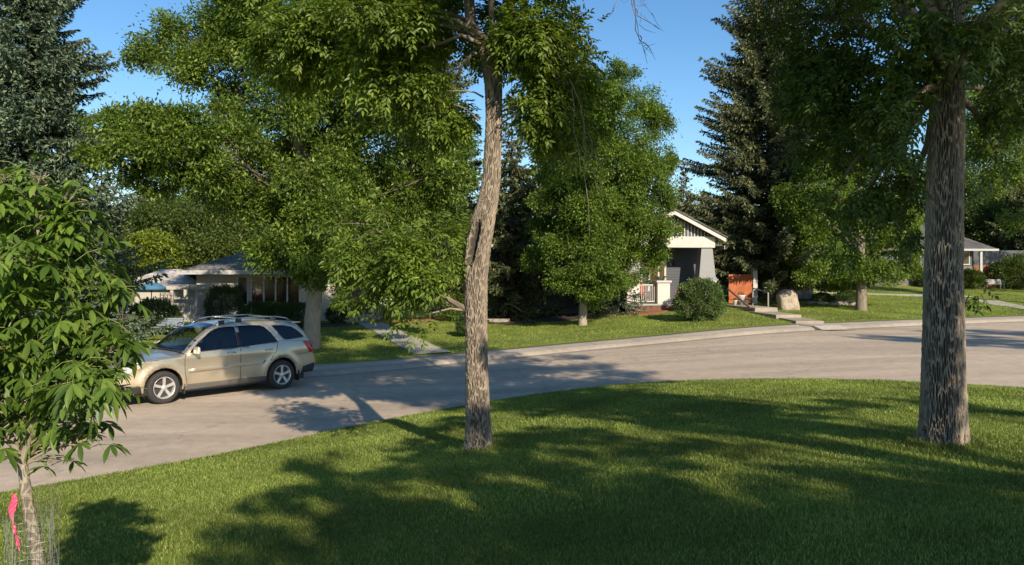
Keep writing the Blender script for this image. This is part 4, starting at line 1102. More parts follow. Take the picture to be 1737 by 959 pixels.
for s in (1, -1):
    for nm, poly in wins.items():
        q = MB(); panel(q, poly, (), -.012, 0, s, .12); q.build(nm, M_CGLASS if nm.startswith('front') else M_CGLASS2, car)
    # black window surrounds
    q = MB()
    for poly in wins.values():
        c = np.mean(np.array(poly), axis=0); big = [tuple(np.array(p) + unit(np.array(p) - c) * .012) for p in poly]
        panel(q, big, [poly], .004, .012, s, .15)
    panel(q, [(-.305, 1.10), (-.305, 1.575), (-.385, 1.575), (-.385, 1.105)], (), .004, .01, s, .2)
    q.build('window_seal', M_BLACKP, car)
    # shut lines
    q = MB()
    def line(pts, wd=.006):
        for a, b in zip(pts[:-1], pts[1:]):
            a = np.array(a); b = np.array(b); d_ = unit(b - a); n_ = np.array([-d_[1], d_[0]]) * wd
            panel(q, [tuple(a - n_), tuple(b - n_), tuple(b + n_), tuple(a + n_)], (), .0025, 0, s, .1)
    line([(.95, 1.04), (.98, .92), (.97, .60), (.93, .36)]); line([(-.345, 1.095), (-.345, .36)]); line([(-1.345, 1.165), (-1.28, .95), (-1.10, .72)])
    line([(.93, .36), (-.93, .36)]); line([(-1.40, 1.17), (-2.22, 1.13)], .003); line([(-1.82, .80), (-2.37, .86)], .004); line([(1.05, .995), (1.5, .965), (1.95, .91), (2.2, .85)], .004)
    q.build('shut_line', M_BLACKP, car)
    q = MB(); panel(q, [(.88, .62), (.88, .70), (-.99, .745), (-.94, .665)], (), .018, .018, s, .2); q.build('door_moulding', M_PAINT, car)
    q = MB(); panel(q, [(1.0, .24), (1.0, .36), (-1.0, .36), (-1.0, .24)], (), .012, .05, s, .2); q.build('rocker', M_GREYP, car)
    for hx in (-.12, -1.08):
        q = MB(); yy = float(fY(hx, .98)) + .028
        q.tube([(hx + .10, s * (yy - .03), .985), (hx + .07, s * yy, .99), (hx - .07, s * yy, .99), (hx - .10, s * (yy - .03), .985)], .016, 8); q.build('door_handle', M_PAINT, car)
    # mirror
    q = MB(); q.frustum(0, 0, -.085, .085, .10, .24, .06, .20)
    mm = q.build('wing_mirror', M_PAINT, car, .03); mm.location = (.76, s * 1.02, 1.11)
    q = MB(); q.beam((.78, s * .84, 1.06), (.76, s * .95, 1.07), .06, .05); q.build('mirror_arm', M_BLACKP, car)
    # lamps
    q = MB(); panel(q, [(-2.06, 1.13), (-2.28, 1.12), (-2.36, .96), (-2.38, .84), (-2.27, .83)], (), .008, .02, s, .08)
    tl = q.build('tail_light', M_RED, car)
    q = MB(); panel(q, [(2.29, .80), (2.20, .845), (1.98, .875), (1.84, .85), (1.93, .75), (2.2, .68), (2.34, .68)], (), .008, .02, s, .08); q.build('headlight', M_HEADL, car)
    q = MB(); panel(q, [(1.94, .78), (1.90, .83), (1.99, .81), (2.0, .76)], (), .012, .02, s, .08); q.build('indicator', mat('amber_lens', (.7, .25, .08), .2), car)
    q = MB(); panel(q, [(-1.99, .34), (-2.05, .50), (-2.40, .56), (-2.44, .50), (-2.37, .34)], (), .010, .03, s, .1); q.build('bumper_corner', M_BLACKP, car)
    q = MB(); panel(q, [(1.88, .25), (1.92, .42), (2.30, .46), (2.36, .42), (2.29, .26)], (), .010, .03, s, .1); q.build('front_bumper_corner', M_BLACKP, car)
    # mud flaps
    for cx in (.985, -1.90):
        q = MB(); q.box(cx - .015, cx + .015, s * .66, s * .90, .17, .42); q.build('mud_flap', M_BLACKP, car)
    # roof rails
    yr = .60
    q = MB(); pts = [(.10, 1.60), (.0, 1.69), (-.3, 1.735), (-.9, 1.755), (-1.4, 1.745), (-1.7, 1.70), (-1.82, 1.64)]
    q.tube([(a, s * yr, b + .012) for a, b in pts], .018, 8); q.build('roof_rail', M_CHROME, car)
    for cx, z_ in ((-.02, 1.665), (-.45, 1.70), (-1.35, 1.705)):
        q = MB(); q.box(cx - .07, cx + .07, s * yr - .025, s * yr + .025, z_ - .04, z_ + .055); q.build('rail_foot', M_BLACKP, car, .01)
for cx in (-.45, -1.35):
    q = MB(); q.beam((cx, -.6, 1.755), (cx, .6, 1.755), .05, .022); q.build('cross_bar', M_CHROME, car)
q = MB(); q.prism([(-1.9, 1.61), (-2.16, 1.60), (-2.15, 1.57), (-1.9, 1.56)], 'y', -.58, .58); q.build('spoiler', M_PAINT, car, .01)
# grille, badge bar, lower intake, plates
q = MB(); q.box(2.42, 2.485, -.50, .50, .66, .80); q.build('grille', M_BLACKP, car, .01)
q = MB(); q.box(2.40, 2.50, -.62, .62, .30, .46); q.build('air_intake', M_BLACKP, car, .02)
q = MB(); q.box(2.49, 2.50, -.15, .15, .50, .62); q.build('number_plate', M_TRIM, car)
q = MB(); q.box(-2.1, 2.2, -.82, .82, .20, .34); q.build('underbody', M_BLACKP, car, .02)
# wheel wells
for cx in (1.43, -1.43):
    for s in (1, -1):
        q = MB(); n = 14; v = []; f = []
        for k in range(n + 1):
            a = -.25 + (math.pi + .5) * k / n
            for yy in (.87, .55): v.append((cx + .42 * math.cos(a), s * yy, .36 + .42 * math.sin(a)))
        f = [[2 * k, 2 * k + 1, 2 * k + 3, 2 * k + 2] for k in range(n)]; f.append([2 * k + 1 for k in range(n + 1)])
        q.add(v, f); q.build('wheel_well', M_BLACKP, car)
# interior
q = MB(); q.box(-2.1, 1.0, -.78, .78, .42, .48); q.build('cabin_floor', M_BLACKP, car)
q = MB(); q.prism([(.62, .9), (1.0, .9), (.98, 1.10), (.75, 1.13), (.62, 1.05)], 'y', -.76, .76); q.build('dashboard', M_BLACKP, car, .02)
q = MB(); q.lathe([(.17, -.012), (.185, 0), (.17, .012), (.158, 0), (.17, -.012)], 20, (.50, .36, 1.06), 'x'); q.build('steering_wheel', M_BLACKP, car)
for (cx, yy, wd) in ((-.05, .37, .5), (-.05, -.37, .5), (-1.0, 0, 1.3)):
    q = MB(); q.box(cx - .25, cx + .25, yy - wd / 2, yy + wd / 2, .62, .80); q.prism([(cx - .25, .78), (cx - .12, .78), (cx - .28, 1.28), (cx - .38, 1.28)], 'y', yy - wd / 2, yy + wd / 2)
    for hy in ((yy,) if wd < 1 else (-.38, .38)): q.box(cx - .40, cx - .32, hy - .13, hy + .13, 1.30, 1.48)
    q.build('seat', M_SEAT, car, .03)
# wheels
def wheel(cx, s):
    h = bpy.data.objects.new('wheel', None)
    q = MB(); Rt = .352; w2 = .115
    q.lathe([(.225, -w2), (.31, -w2 - .006), (.335, -w2 + .01), (Rt, -w2 + .04), (Rt, w2 - .04), (.335, w2 - .01), (.31, w2 + .006), (.235, w2), (.225, w2 - .03)], 48, (0, 0, 0), 'y')
    ty = q.build('wheel', M_TYRE, car); ty.location = (cx, s * .80, .352)
    r = MB(); r.lathe([(.236, w2 - .0), (.228, w2 + .004), (.218, w2 - .01), (.205, w2 - .05), (.20, -w2)], 40, (0, 0, 0), 'y')
    for k in range(5):
        a = math.pi / 2 + k * 2 * math.pi / 5
        ca, sa = math.cos(a), math.sin(a)
        def P(rad, tan, y): return (rad * ca - tan * sa, y, rad * sa + tan * ca)
        v = [P(.04, -.032, w2 - .035), P(.04, .032, w2 - .035), P(.215, .036, w2 - .012), P(.215, -.036, w2 - .012), P(.04, -.022, w2 - .008), P(.04, .022, w2 - .008), P(.215, .026, w2 + .004), P(.215, -.026, w2 + .004)]
        r.add(v, [[4, 5, 6, 7], [0, 1, 5, 4], [1, 2, 6, 5], [2, 3, 7, 6], [3, 0, 4, 7], [3, 2, 1, 0]])
    r.lathe([(.062, w2 - .04), (.060, w2), (.045, w2 + .012), (.001, w2 + .014)], 20, (0, 0, 0), 'y')
    for k in range(5):
        a = math.pi / 2 + .628 + k * 2 * math.pi / 5
        r.lathe([(.011, w2 - .01), (.011, w2 + .006), (.001, w2 + .008)], 8, (.048 * math.cos(a), 0, .048 * math.sin(a)), 'y')
    rim = r.build('rim', M_RIM, ty)
    d_ = MB(); d_.lathe([(.199, w2 - .07), (.001, w2 - .07)], 32, (0, 0, 0), 'y'); d_.lathe([(.15, w2 - .06), (.06, w2 - .06)], 24, (0, 0, 0), 'y'); d_.build('brake_disc', mat('brake_steel', (.06, .055, .05), .6, .5), ty)
    if s < 0: ty.rotation_euler = (0, 0, math.pi)
    bpy.data.objects.remove(h)
for cx in (1.43, -1.43):
    for s in (1, -1): wheel(cx, s)

# ================================================================== NEAR TREES
# ---- middle ash with the old scar
D1 = 9.64; b1 = gp(812, 765)
t1 = thing('ash_tree', (b1[0], b1[1], b1[2]), 'slender leaning ash with a long open scar on its trunk, middle of the near lawn', 'tree', 'street trees on the near lawn')
qb = QB()
bl = [(560, 60, 120, 80, .3), (660, 110, 110, 70, -.4), (700, 20, 100, 70, .5), (740, 190, 60, 45, .2), (480, 90, 60, 55, .8), (640, 30, 90, 60, -.8),
      (900, 50, 75, 70, -.3), (960, 110, 65, 70, .3), (905, 170, 50, 50, -.2), (990, 190, 45, 55, .5, .5), (950, 250, 35, 50, .3, .35), (850, 60, 60, 50, .4),
      (700, 460, 75, 55, -.2, .8), (650, 430, 60, 50, .3, .7), (750, 410, 45, 40, .1, .6), (640, 500, 45, 30, .2, .45), (712, 548, 30, 16, -.3, .35), (620, 380, 60, 45, .4, .55)]
blobs1 = px_blobs(bl, D1)
topb = []
for k in range(26):
    a = rng.uniform(0, 6.28); r = rng.uniform(.5, 3.4); z = rng.uniform(6.8, 10.6)
    if z > 9.5: r *= .6
    if z < 9.0 and math.cos(a) * r > 1.2: continue
    topb.append(((b1[0] - .1 + r * math.cos(a), b1[1] + r * math.sin(a) * 1.0, z), (.85, .85, .6), .42))
F0 = PX(834, 118, D1); L1 = PX(795, -20, D1); L2 = PX(868, -20, D1)
c_l = [F0 + [0, 0, -.12], F0 + [-.08, .02, .22], PX(798, 38, D1) + [0, .1, 0], PX(792, -40, D1) + [0, .2, 0], PX(770, -220, D1) + [0, .4, 0], PX(740, -480, D1) + [0, .5, 0]]
c_r = [F0 + [0, 0, -.12], F0 + [.06, -.03, .25], PX(862, 30, D1) + [0, -.1, 0], PX(868, -60, D1) + [0, -.2, 0], PX(900, -260, D1) + [0, -.4, 0], PX(930, -520, D1) + [0, -.4, 0]]
qb.tube(c_l, [.10, .09, .075, .065, .05, .02], 12); qb.tube(c_r, [.11, .095, .085, .075, .055, .02], 12)
# lower limb on the left with the leafy spray
ll = np.array([PX(796, 530, D1), PX(775, 515, D1) + [0, -.05, 0], PX(745, 498, D1) + [0, -.1, 0], PX(715, 470, D1) + [0, -.15, 0], PX(690, 440, D1) + [0, -.1, 0], PX(660, 420, D1)])
qb.tube(ll, [.045, .032, .024, .018, .012, .006], 8)
ll2 = np.array([PX(796, 528, D1), PX(765, 523, D1) + [0, -.1, 0], PX(735, 530, D1) + [0, -.2, 0], PX(712, 545, D1) + [0, -.3, 0]])
qb.tube(ll2, [.02, .014, .009, .005], 6)
trunkpts = np.array([PX(835, 250, D1), PX(836, 120, D1), PX(836, -150, D1), PX(835, -450, D1)]); trr = [.11, .09, .06, .03]
P1, out1, subs1, own1 = scatter(blobs1 + topb, 22000, 12, .36)
lowi = len(blobs1)
branchwork(qb, trunkpts, trr, blobs1[:12] + topb, subs1[np.isin(own1, list(range(12)) + list(range(lowi, lowi + len(topb))))], np.repeat(np.arange(12 + len(topb)), 12), .007, .035, 0.25)
for i in range(12, 18):
    c = np.array(blobs1[i][0]); st = ll[3 if c[0] < ll[3][0] else 2] if i != 16 else ll2[-1]
    p = limb_path(st, c, .05, 5); qb.tube(p, np.linspace(.010, .005, 5), 5)
    for s in subs1[own1 == i]:
        q = limb_path(p[rng.integers(1, 5)], s, .03, 4); qb.tube(q, np.linspace(.005, .002, 4), 4)
for (x0, y0) in ((820, 165), (812, 205), (850, 190), (842, 215)):     # small dead twigs on the trunk
    a = PX(x0, y0, D1); e = a + np.array([(-1 if x0 < 834 else 1) * rng.uniform(.3, .6), rng.uniform(-.3, .3), rng.uniform(-.1, .4)]); qb.tube(limb_path(a, e, .1, 5), np.linspace(.014, .004, 5), 5)
path1 = [(812, 768, 48), (811, 740, 43), (810, 680, 39), (809, 600, 36), (807, 520, 37), (806, 470, 40), (812, 410, 42), (820, 370, 38), (828, 340, 33), (834, 300, 29), (836, 250, 28), (838, 200, 28), (837, 150, 28), (834, 112, 30)]
bark_trunk('trunk', path1, D1, t1, M_ASHBARK, 230, 760, 3.1, .018, (60, 60, 6.5), scar=(4.36, PX(0, 415, D1)[2], .070, .38), extra=qb)
V, F = pinnate(P1, unit(out1 * .6 + rnd_dir(len(P1)) * .6 + np.array([0, 0, -.35])), rng.uniform(.14, .24, len(P1)), .033, .080, 3)
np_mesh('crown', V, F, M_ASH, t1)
# bare hanging twigs
tw = QB()
for (x0, y0, x1, y1) in ((1070, -60, 1085, 75), (1060, -60, 1110, 30), (1075, 0, 1098, 108), (1085, 60, 1105, 85), (1050, -50, 1040, 20), (1075, 10, 1118, 50), (985, 180, 1015, 330), (990, 200, 1000, 400), (970, 150, 985, 290), (1000, 230, 1025, 300)):
    a = PX(x0, y0, 9.3); e = PX(x1, y1, 9.1); m_ = (a + e) / 2 + np.array([(x1 - x0) * -.002, .1, .05])
    tw.tube(np.array([a, (a + m_) / 2 + [.02, 0, 0], m_, (m_ + e) / 2 + [.02, 0, 0], e]), [.007, .006, .005, .004, .002], 4)
    for k in range(4):
        s = a + (e - a) * rng.uniform(.3, .95); q = s + np.array([rng.uniform(-.15, .2), rng.uniform(-.1, .1), rng.uniform(-.18, .03)]); tw.tube(limb_path(s, q, -.1, 4), [.003, .0025, .002, .001], 4)
a = PX(1070, -60, 9.3); tw.tube(limb_path(PX(880, -200, D1), a, .12, 8), np.linspace(.03, .007, 8), 6)
a = PX(985, 180, 9.3); tw.tube(limb_path(PX(880, 20, D1), a, .12, 8), np.linspace(.02, .007, 8), 6)
tw.build('bare_twigs', M_BARK, t1)

# ---- right-hand ash
D2 = 7.6; b2 = gp(1600, 757)
t2 = thing('ash_tree', (b2[0], b2[1], b2[2]), 'thick straight ash with deeply ridged bark on the right of the near lawn', 'tree', 'street trees on the near lawn')
bl = [(1400, 60, 90, 75, .8), (1500, 80, 80, 80, 0), (1365, 130, 45, 65, 1.2, .8), (1335, 30, 45, 45, 1.2, .6), (1450, 200, 80, 65, .6), (1530, 190, 45, 80, -.3), (1400, 240, 45, 55, 1.3, .8), (1420, 320, 50, 45, 1.0, .6),
      (1500, 300, 55, 60, .4, .8), (1440, 400, 45, 40, .9, .45), (1530, 380, 30, 40, .5, .5), (1700, 60, 55, 70, .4), (1700, 170, 45, 55, .2), (1690, 260, 35, 40, .6, .5), (1640, 510, 16, 22, .0, .35), (1655, 492, 14, 12, -.1, .3), (1400, 140, 60, 70, .6), (1560, 20, 50, 50, -.6), (1685, 25, 60, 40, -.8), (1650, 70, 30, 30, -.9), (1720, 110, 40, 40, -.5)]
blobs2 = px_blobs(bl, D2)
topb2 = []
for k in range(34):
    a = rng.uniform(0, 6.28); r = rng.uniform(.6, 3.8); z = rng.uniform(6.3, 11.5)
    if z > 9.8: r *= .6
    topb2.append(((b2[0] + r * math.cos(a), b2[1] + r * math.sin(a), z), (.9, .9, .65), .5))
for (px_, py_, r_) in ((870, 612, .9), (930, 625, .9), (990, 622, .8), (1050, 636, .7), (1000, 646, .7), (920, 648, .8), (1100, 648, .5), (850, 640, .8), (960, 606, .6)):
    g_ = gp(px_, py_); h_ = rng.uniform(6.0, 7.2); L_ = h_ / math.tan(SUN_EL); topb2.append(((g_[0] - SHX * L_, g_[1] - SHY * L_, g_[2] + h_), (r_, r_, r_ * .6), .6))
P2, out2, subs2, own2 = scatter(blobs2 + topb2, 27000, 12, .38)
q2 = QB(); trunkpts = np.array([PX(1606, 150, D2), PX(1607, -100, D2), PX(1612, -300, D2), PX(1618, -600, D2)]); trr = [.18, .17, .13, .06]
use = [i for i in range(len(blobs2 + topb2)) if i not in (14, 15)]
allb = blobs2 + topb2; sel = np.isin(own2, use); remap = {o: i for i, o in enumerate(use)}
branchwork(q2, trunkpts, trr, [allb[i] for i in use], subs2[sel], np.array([remap[o] for o in own2[sel]]), .006, .05, 0.0)
q2.tube(limb_path(PX(1630, 540, D2), PX(1645, 500, D2), .1, 5), np.linspace(.012, .005, 5), 5)
q2.tube(np.array([PX(1610, 130, D2), PX(1640, 80, D2), PX(1690, 30, D2) + [0, .2, 0], PX(1780, -60, D2) + [0, .4, 0]]), [.09, .075, .06, .04], 10)
q2.tube(np.array([PX(1606, 60, D2), PX(1580, 10, D2), PX(1540, -60, D2) + [0, .2, 0], PX(1460, -160, D2) + [0, .4, 0]]), [.09, .075, .06, .04], 10)
path2 = [(1600, 760, 78), (1600, 720, 71), (1600, 650, 65), (1600, 560, 60), (1600, 480, 56), (1602, 380, 53), (1604, 280, 52), (1606, 180, 51), (1607, 80, 50), (1608, 0, 48), (1611, -160, 43), (1616, -400, 34), (1620, -600, 20)]
bark_trunk('trunk', path2, D2, t2, M_ASHBARK, 340, 900, 7.7, .024, (54, 54, 5.2), extra=q2, flare=.10)
V, F = pinnate(P2, unit(out2 * .6 + rnd_dir(len(P2)) * .6 + np.array([0, 0, -.4])), rng.uniform(.12, .20, len(P2)), .028, .066, 3)
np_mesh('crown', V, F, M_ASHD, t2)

# ---- two trees behind the viewpoint whose crowns shade the lawn
def shade_tree(base, targets, label, hlo=5.5, hhi=8.5, n=26000, pts=()):
    blobs = []
    toS = np.array([-SHX, -SHY]); cot = 1 / math.tan(SUN_EL)
    for (px, py, r) in targets:
        g_ = gp(px, py); h = rng.uniform(hlo, hhi); c = np.array([g_[0] + toS[0] * h * cot, g_[1] + toS[1] * h * cot, g_[2] + h])
        blobs.append((c, (r, r, r * .7), 1.0))
    for (Q, L, r) in pts:
        c = np.array([Q[0] - SHX * L, Q[1] - SHY * L, Q[2] + L * math.tan(SUN_EL)]); blobs.append((c, (r, r, r * .7), 1.0))
    bx, by = base; bz = float(H(bx, by))
    tp = np.array([(bx, by, bz - .1), (bx + .1, by, bz + 2.5), (bx, by + .1, bz + 5), (bx - .1, by, bz + 8)])
    return broad_tree('street_tree', (bx, by, bz), label, blobs, n, .13, .07, M_ELM, tp, [.3, .24, .2, .1], 'trees behind the viewpoint', sub=12, spread=.26)
shade_tree((4.6, -6.5), [(560, 940, .75), (680, 900, .75), (800, 930, .8), (480, 850, .5), (600, 830, .6), (740, 800, .75), (880, 860, .8), (960, 930, .8), (1000, 800, .7), (860, 760, .65), (700, 760, .5), (960, 740, .6),
            (1090, 860, .6), (1130, 930, .8), (1080, 760, .45), (430, 930, .5), (520, 790, .4), (1150, 720, .5), (760, 720, .5), (1040, 700, .45)], 'broad leafy tree standing behind the viewpoint, left of two', n=20000)
shade_tree((9.0, -5.5), [(1250, 900, .65), (1330, 940, .7), (1420, 850, .6), (1520, 900, .7), (1620, 860, .6), (1700, 920, .7), (1500, 820, .4), (1640, 810, .4), (1400, 930, .6), (1560, 950, .6), (1240, 960, .6), (1380, 800, .35), (1730, 850, .5), (1600, 690, .7), (1300, 690, .5), (1440, 690, .45), (1800, 930, .8), (1200, 760, .35)],
           'broad leafy tree standing behind the viewpoint, right of two', 5.5, 8.5, 36000,
           [((4.3 + dx, 7.6 + dy, z), rng.uniform(8.5, 11.5), .75) for z, dx, dy in ((2.0, 0, 0), (2.6, -.1, 0), (3.3, .1, 0), (3.0, .2, 0), (3.8, -.2, 0), (4.6, .1, 0), (4.2, -1.2, .3), (5.0, -.9, .3), (3.4, -1.4, .6), (5.5, 0, 0), (5.8, -1.2, .2), (4.4, .9, 0), (5.4, .9, 0), (6.2, .5, 0), (4.8, -1.9, .8), (5.8, -2.2, .8), (3.9, -2.2, 1.0), (4.6, -2.8, 1.2), (5.3, -3.0, 1.2), (3.6, .8, .2), (6.4, -1.0, .3), (6.5, -2.0, .6))])
shade_tree((40, 46), [(1560, 470, 2.4), (1620, 470, 2.4), (1680, 472, 2.4), (1737, 474, 2.4), (1600, 488, 2.0), (1680, 491, 2.0), (1740, 492, 2.0), (1800, 480, 2.5), (1640, 480, 2.2)], 'tall unseen tree added beyond the right edge to shade the far house', 4.5, 8.0, 26000)  # out-of-view tree, added to keep the sun off the far house
# crown high over the road on the right: throws the streaks on the far carriageway
shade_tree((24, 15.5), [(1480, 572, 1.1), (1570, 578, 1.2), (1660, 580, 1.3), (1740, 580, 1.4), (1720, 565, 1.3), (1800, 570, 1.6), (1620, 566, 1.0), (1850, 590, 1.6)], 'street tree beyond the right edge by the road', 4.5, 7.0, 16000)

# ================================================================== TREES ACROSS THE ROAD
D4 = 26.3; b4 = gp(528, 592)
bl = [(290, 65, 55, 40), (350, 110, 65, 50), (380, 40, 70, 50), (450, 80, 80, 60), (540, 60, 80, 60), (480, 165, 75, 50), (250, 95, 35, 30), (560, 150, 70, 50), (430, 10, 80, 50),
      (200, 225, 46, 40, -4), (262, 245, 60, 48, -4.5), (335, 280, 60, 42, -3.5), (230, 290, 38, 30, -3.5), (400, 240, 60, 40, -2), (170, 265, 32, 28, -4), (320, 225, 55, 38, -4), (420, 320, 50, 30, -1), (250, 205, 40, 30, -4.5), (300, 255, 55, 40, -3.5), (370, 300, 50, 36, -2.5), (275, 310, 40, 24, -3.5),
      (435, 345, 65, 42), (500, 335, 70, 52), (560, 390, 75, 55), (480, 430, 62, 42), (530, 475, 30, 25), (600, 440, 50, 35), (590, 330, 60, 50),
      (650, 320, 72, 55), (720, 330, 65, 50), (690, 400, 65, 45), (765, 300, 40, 45), (610, 250, 70, 50), (755, 375, 40, 38), (700, 235, 60, 45), (640, 450, 45, 30), (740, 440, 40, 28),
      (600, -20, 100, 60), (470, -80, 120, 70), (650, -110, 120, 70), (550, -220, 120, 80), (690, 60, 70, 60), (620, 150, 60, 45), (480, 235, 60, 45, 1.5), (440, 285, 60, 40), (530, 265, 60, 50, 1.5), (385, 205, 50, 35), (560, 220, 60, 50), (540, 330, 60, 45), (590, 290, 60, 45), (360, 310, 50, 35), (290, 205, 50, 30, -4), (505, 300, 45, 40, -2.5), (540, 360, 50, 45, -2.5), (520, 420, 45, 40, -2.5), (500, 200, 40, 40, -2, .6), (548, 450, 24, 24, -2), (585, 468, 26, 32), (572, 505, 18, 22, 0, .5), (660, 380, 60, 50), (560, 440, 45, 35), (410, 160, 50, 40), (660, 180, 60, 50), (720, 170, 50, 50), (770, 240, 40, 45), (775, 430, 35, 35), (690, 350, 60, 50)]
bl4 = px_blobs(bl, D4, 1.7)
tp = np.array([PX(528, 598, D4), PX(530, 540, D4), PX(537, 470, D4), PX(535, 390, D4), PX(520, 300, D4), PX(500, 220, D4), PX(505, 100, D4), PX(530, -60, D4), PX(550, -200, D4)])
t4 = broad_tree('elm_tree', b4, 'tall spreading tree with a pale trunk right behind the parked car', bl4, 360000, .145, .058, M_ELM, tp, [.31, .27, .25, .22, .19, .17, .14, .10, .05], 'broadleaf trees across the road', 16, spread=.42, limb_r=.035, bark=mat('pale_elm_bark', (.30, .26, .205), .95, var=.25, scale=6, bump=.9, bscale=12, stretch=(3, 3, .6), spec=.1))

D6 = 32.6; b6 = gp(988, 552)
bl = [(1000, 205, 45, 32), (1080, 185, 42, 32), (1118, 215, 28, 30), (1035, 160, 30, 25), (1030, 270, 65, 42), (1100, 300, 42, 38), (950, 330, 42, 34), (1000, 370, 60, 40), (1095, 375, 42, 36), (960, 420, 42, 28), (1040, 435, 50, 32),
      (1112, 425, 24, 26), (990, 470, 38, 24), (935, 290, 30, 30), (1060, 345, 48, 34), (1005, 510, 26, 15, 0, .5), (915, 345, 22, 20, 0, .6), (1120, 270, 26, 30), (1125, 330, 26, 30), (1125, 390, 24, 26), (1105, 445, 22, 18), (1075, 420, 30, 26), (920, 390, 24, 22), (1040, 400, 50, 40), (985, 320, 45, 40), (975, 250, 40, 34), (1060, 240, 45, 32), (1075, 470, 30, 20, 0, .6), (960, 478, 34, 20, -1.5), (1030, 480, 38, 20, -1.5), (990, 450, 50, 30, -2), (1000, 500, 30, 12, -1.5), (1020, 250, 42, 40, -2), (1030, 170, 36, 34, -1), (1000, 290, 42, 36, -2), (1048, 128, 30, 26), (1075, 290, 40, 40, -1.5), (1010, 410, 40, 35, -2), (1020, 350, 40, 40, -2), (905, 440, 24, 24), (915, 250, 24, 24)]
bl6 = px_blobs(bl, D6, 1.6)
tp = np.array([PX(988, 556, D6), PX(990, 510, D6), PX(995, 460, D6), PX(1005, 380, D6), PX(1025, 280, D6), PX(1050, 180, D6)])
broad_tree('elm_tree', b6, 'full dense green tree left of the white porch gable', bl6, 160000, .125, .055, M_ELM2, tp, [.20, .17, .16, .13, .09, .03], 'broadleaf trees across the road', 18, spread=.38, limb_r=.045, bark=MATS['pale_elm_bark'])

D7 = 37.8; b7 = gp(1461, 527)
bl = [(1400, 330, 45, 40), (1450, 290, 50, 42), (1500, 350, 50, 40), (1440, 380, 50, 38), (1520, 420, 36, 30), (1400, 420, 40, 30), (1460, 455, 48, 26), (1375, 465, 28, 20), (1545, 300, 36, 40), (1490, 230, 50, 45), (1380, 370, 35, 30), (1420, 480, 30, 14), (1500, 470, 34, 16), (1545, 380, 30, 30), (1360, 420, 30, 30), (1430, 450, 45, 25), (1350, 340, 36, 40), (1370, 280, 40, 40), (1400, 260, 45, 45), (1440, 200, 50, 45), (1540, 450, 24, 20), (1480, 400, 50, 40)]
tp = np.array([PX(1461, 531, D7), PX(1461, 490, D7), PX(1460, 430, D7), PX(1458, 340, D7), PX(1465, 240, D7)])
broad_tree('elm_tree', b7, 'smaller leafy tree in the garden right of the boulder', px_blobs(bl, D7, 1.5), 130000, .13, .062, M_ELM2, tp, [.27, .24, .2, .14, .05], 'broadleaf trees across the road', 16, spread=.36, limb_r=.05)

# ---- spruces (px, base py or None, depth, tip py, radius m ...)
def sp_at(px, D, tip_py, Rb, label, m_, dens=1.0, seed=0, z0=.5, tuft=.17, droop=.25, power=.85, lump=.22, group='spruce trees'):
    x = (px - CX) / FPX * D; z = float(H(x, D)); top_z = CAMZ - (tip_py - HY) / FPX * D
    return spruce((x, D, z), top_z - z, Rb, label, m_, dens, z0, seed, group, tuft, droop, power, lump=lump)
sp_at(52, 27.5, -190, 4.2, 'huge blue spruce at the left edge behind the young buckeye', M_SPR, 1.25, 1.0, .4, .17, .22, .62)
sp_at(172, 33.0, 240, 2.0, 'dark narrow spruce between the blue spruce and the garage', M_SPR2, 1.0, 2.0, .3, .18)
sp_at(208, 27.5, 520, .95, 'small silvery blue spruce left of the slatted bench', M_SPR, 1.3, .5, .1, .11)
sp_at(975, 39.5, 8, 4.6, 'tall dark spruce behind the dense green tree', M_SPR, 1.0, 4.0, .6, .2)
sp_at(735, 42.5, -60, 4.8, 'tall spruce rising behind the middle of the bungalow', M_SPR2, 1.0, 5.2, 2.5, .2)
sp_at(868, 37.5, 150, 3.2, 'dark shaded spruce right of the scarred trunk', M_SPR2, .9, 2.2, .3, .2)
sp_at(1305, 42.5, -120, 6.2, 'big dark spruce between the porch house and the boulder', M_SPR2, 1.15, 6.0, 1.3, .19, .24, .68)
sp_at(1062, 36.6, 432, 1.25, 'small blue spruce growing from the red mulch by the porch', M_SPR, 1.3, .3, .1, .12)
sp_at(1024, 35.2, 500, .75, 'lowest little blue spruce at the left of the red mulch', M_SPR, 1.4, .8, .05, .10)
sp_at(1160, 62, 292, 3.0, 'distant spruce tip left of the gable peak', M_SPR2, .8, 1.0, 1, .25)
sp_at(1195, 66, 318, 3.0, 'distant spruce tip right of the gable peak', M_SPR2, .8, 3.0, 1, .25)
sp_at(1745, 62, 250, 3.8, 'dark spruce beside the far house at the right edge', M_SPR2, .9, 2.0, .5, .25)

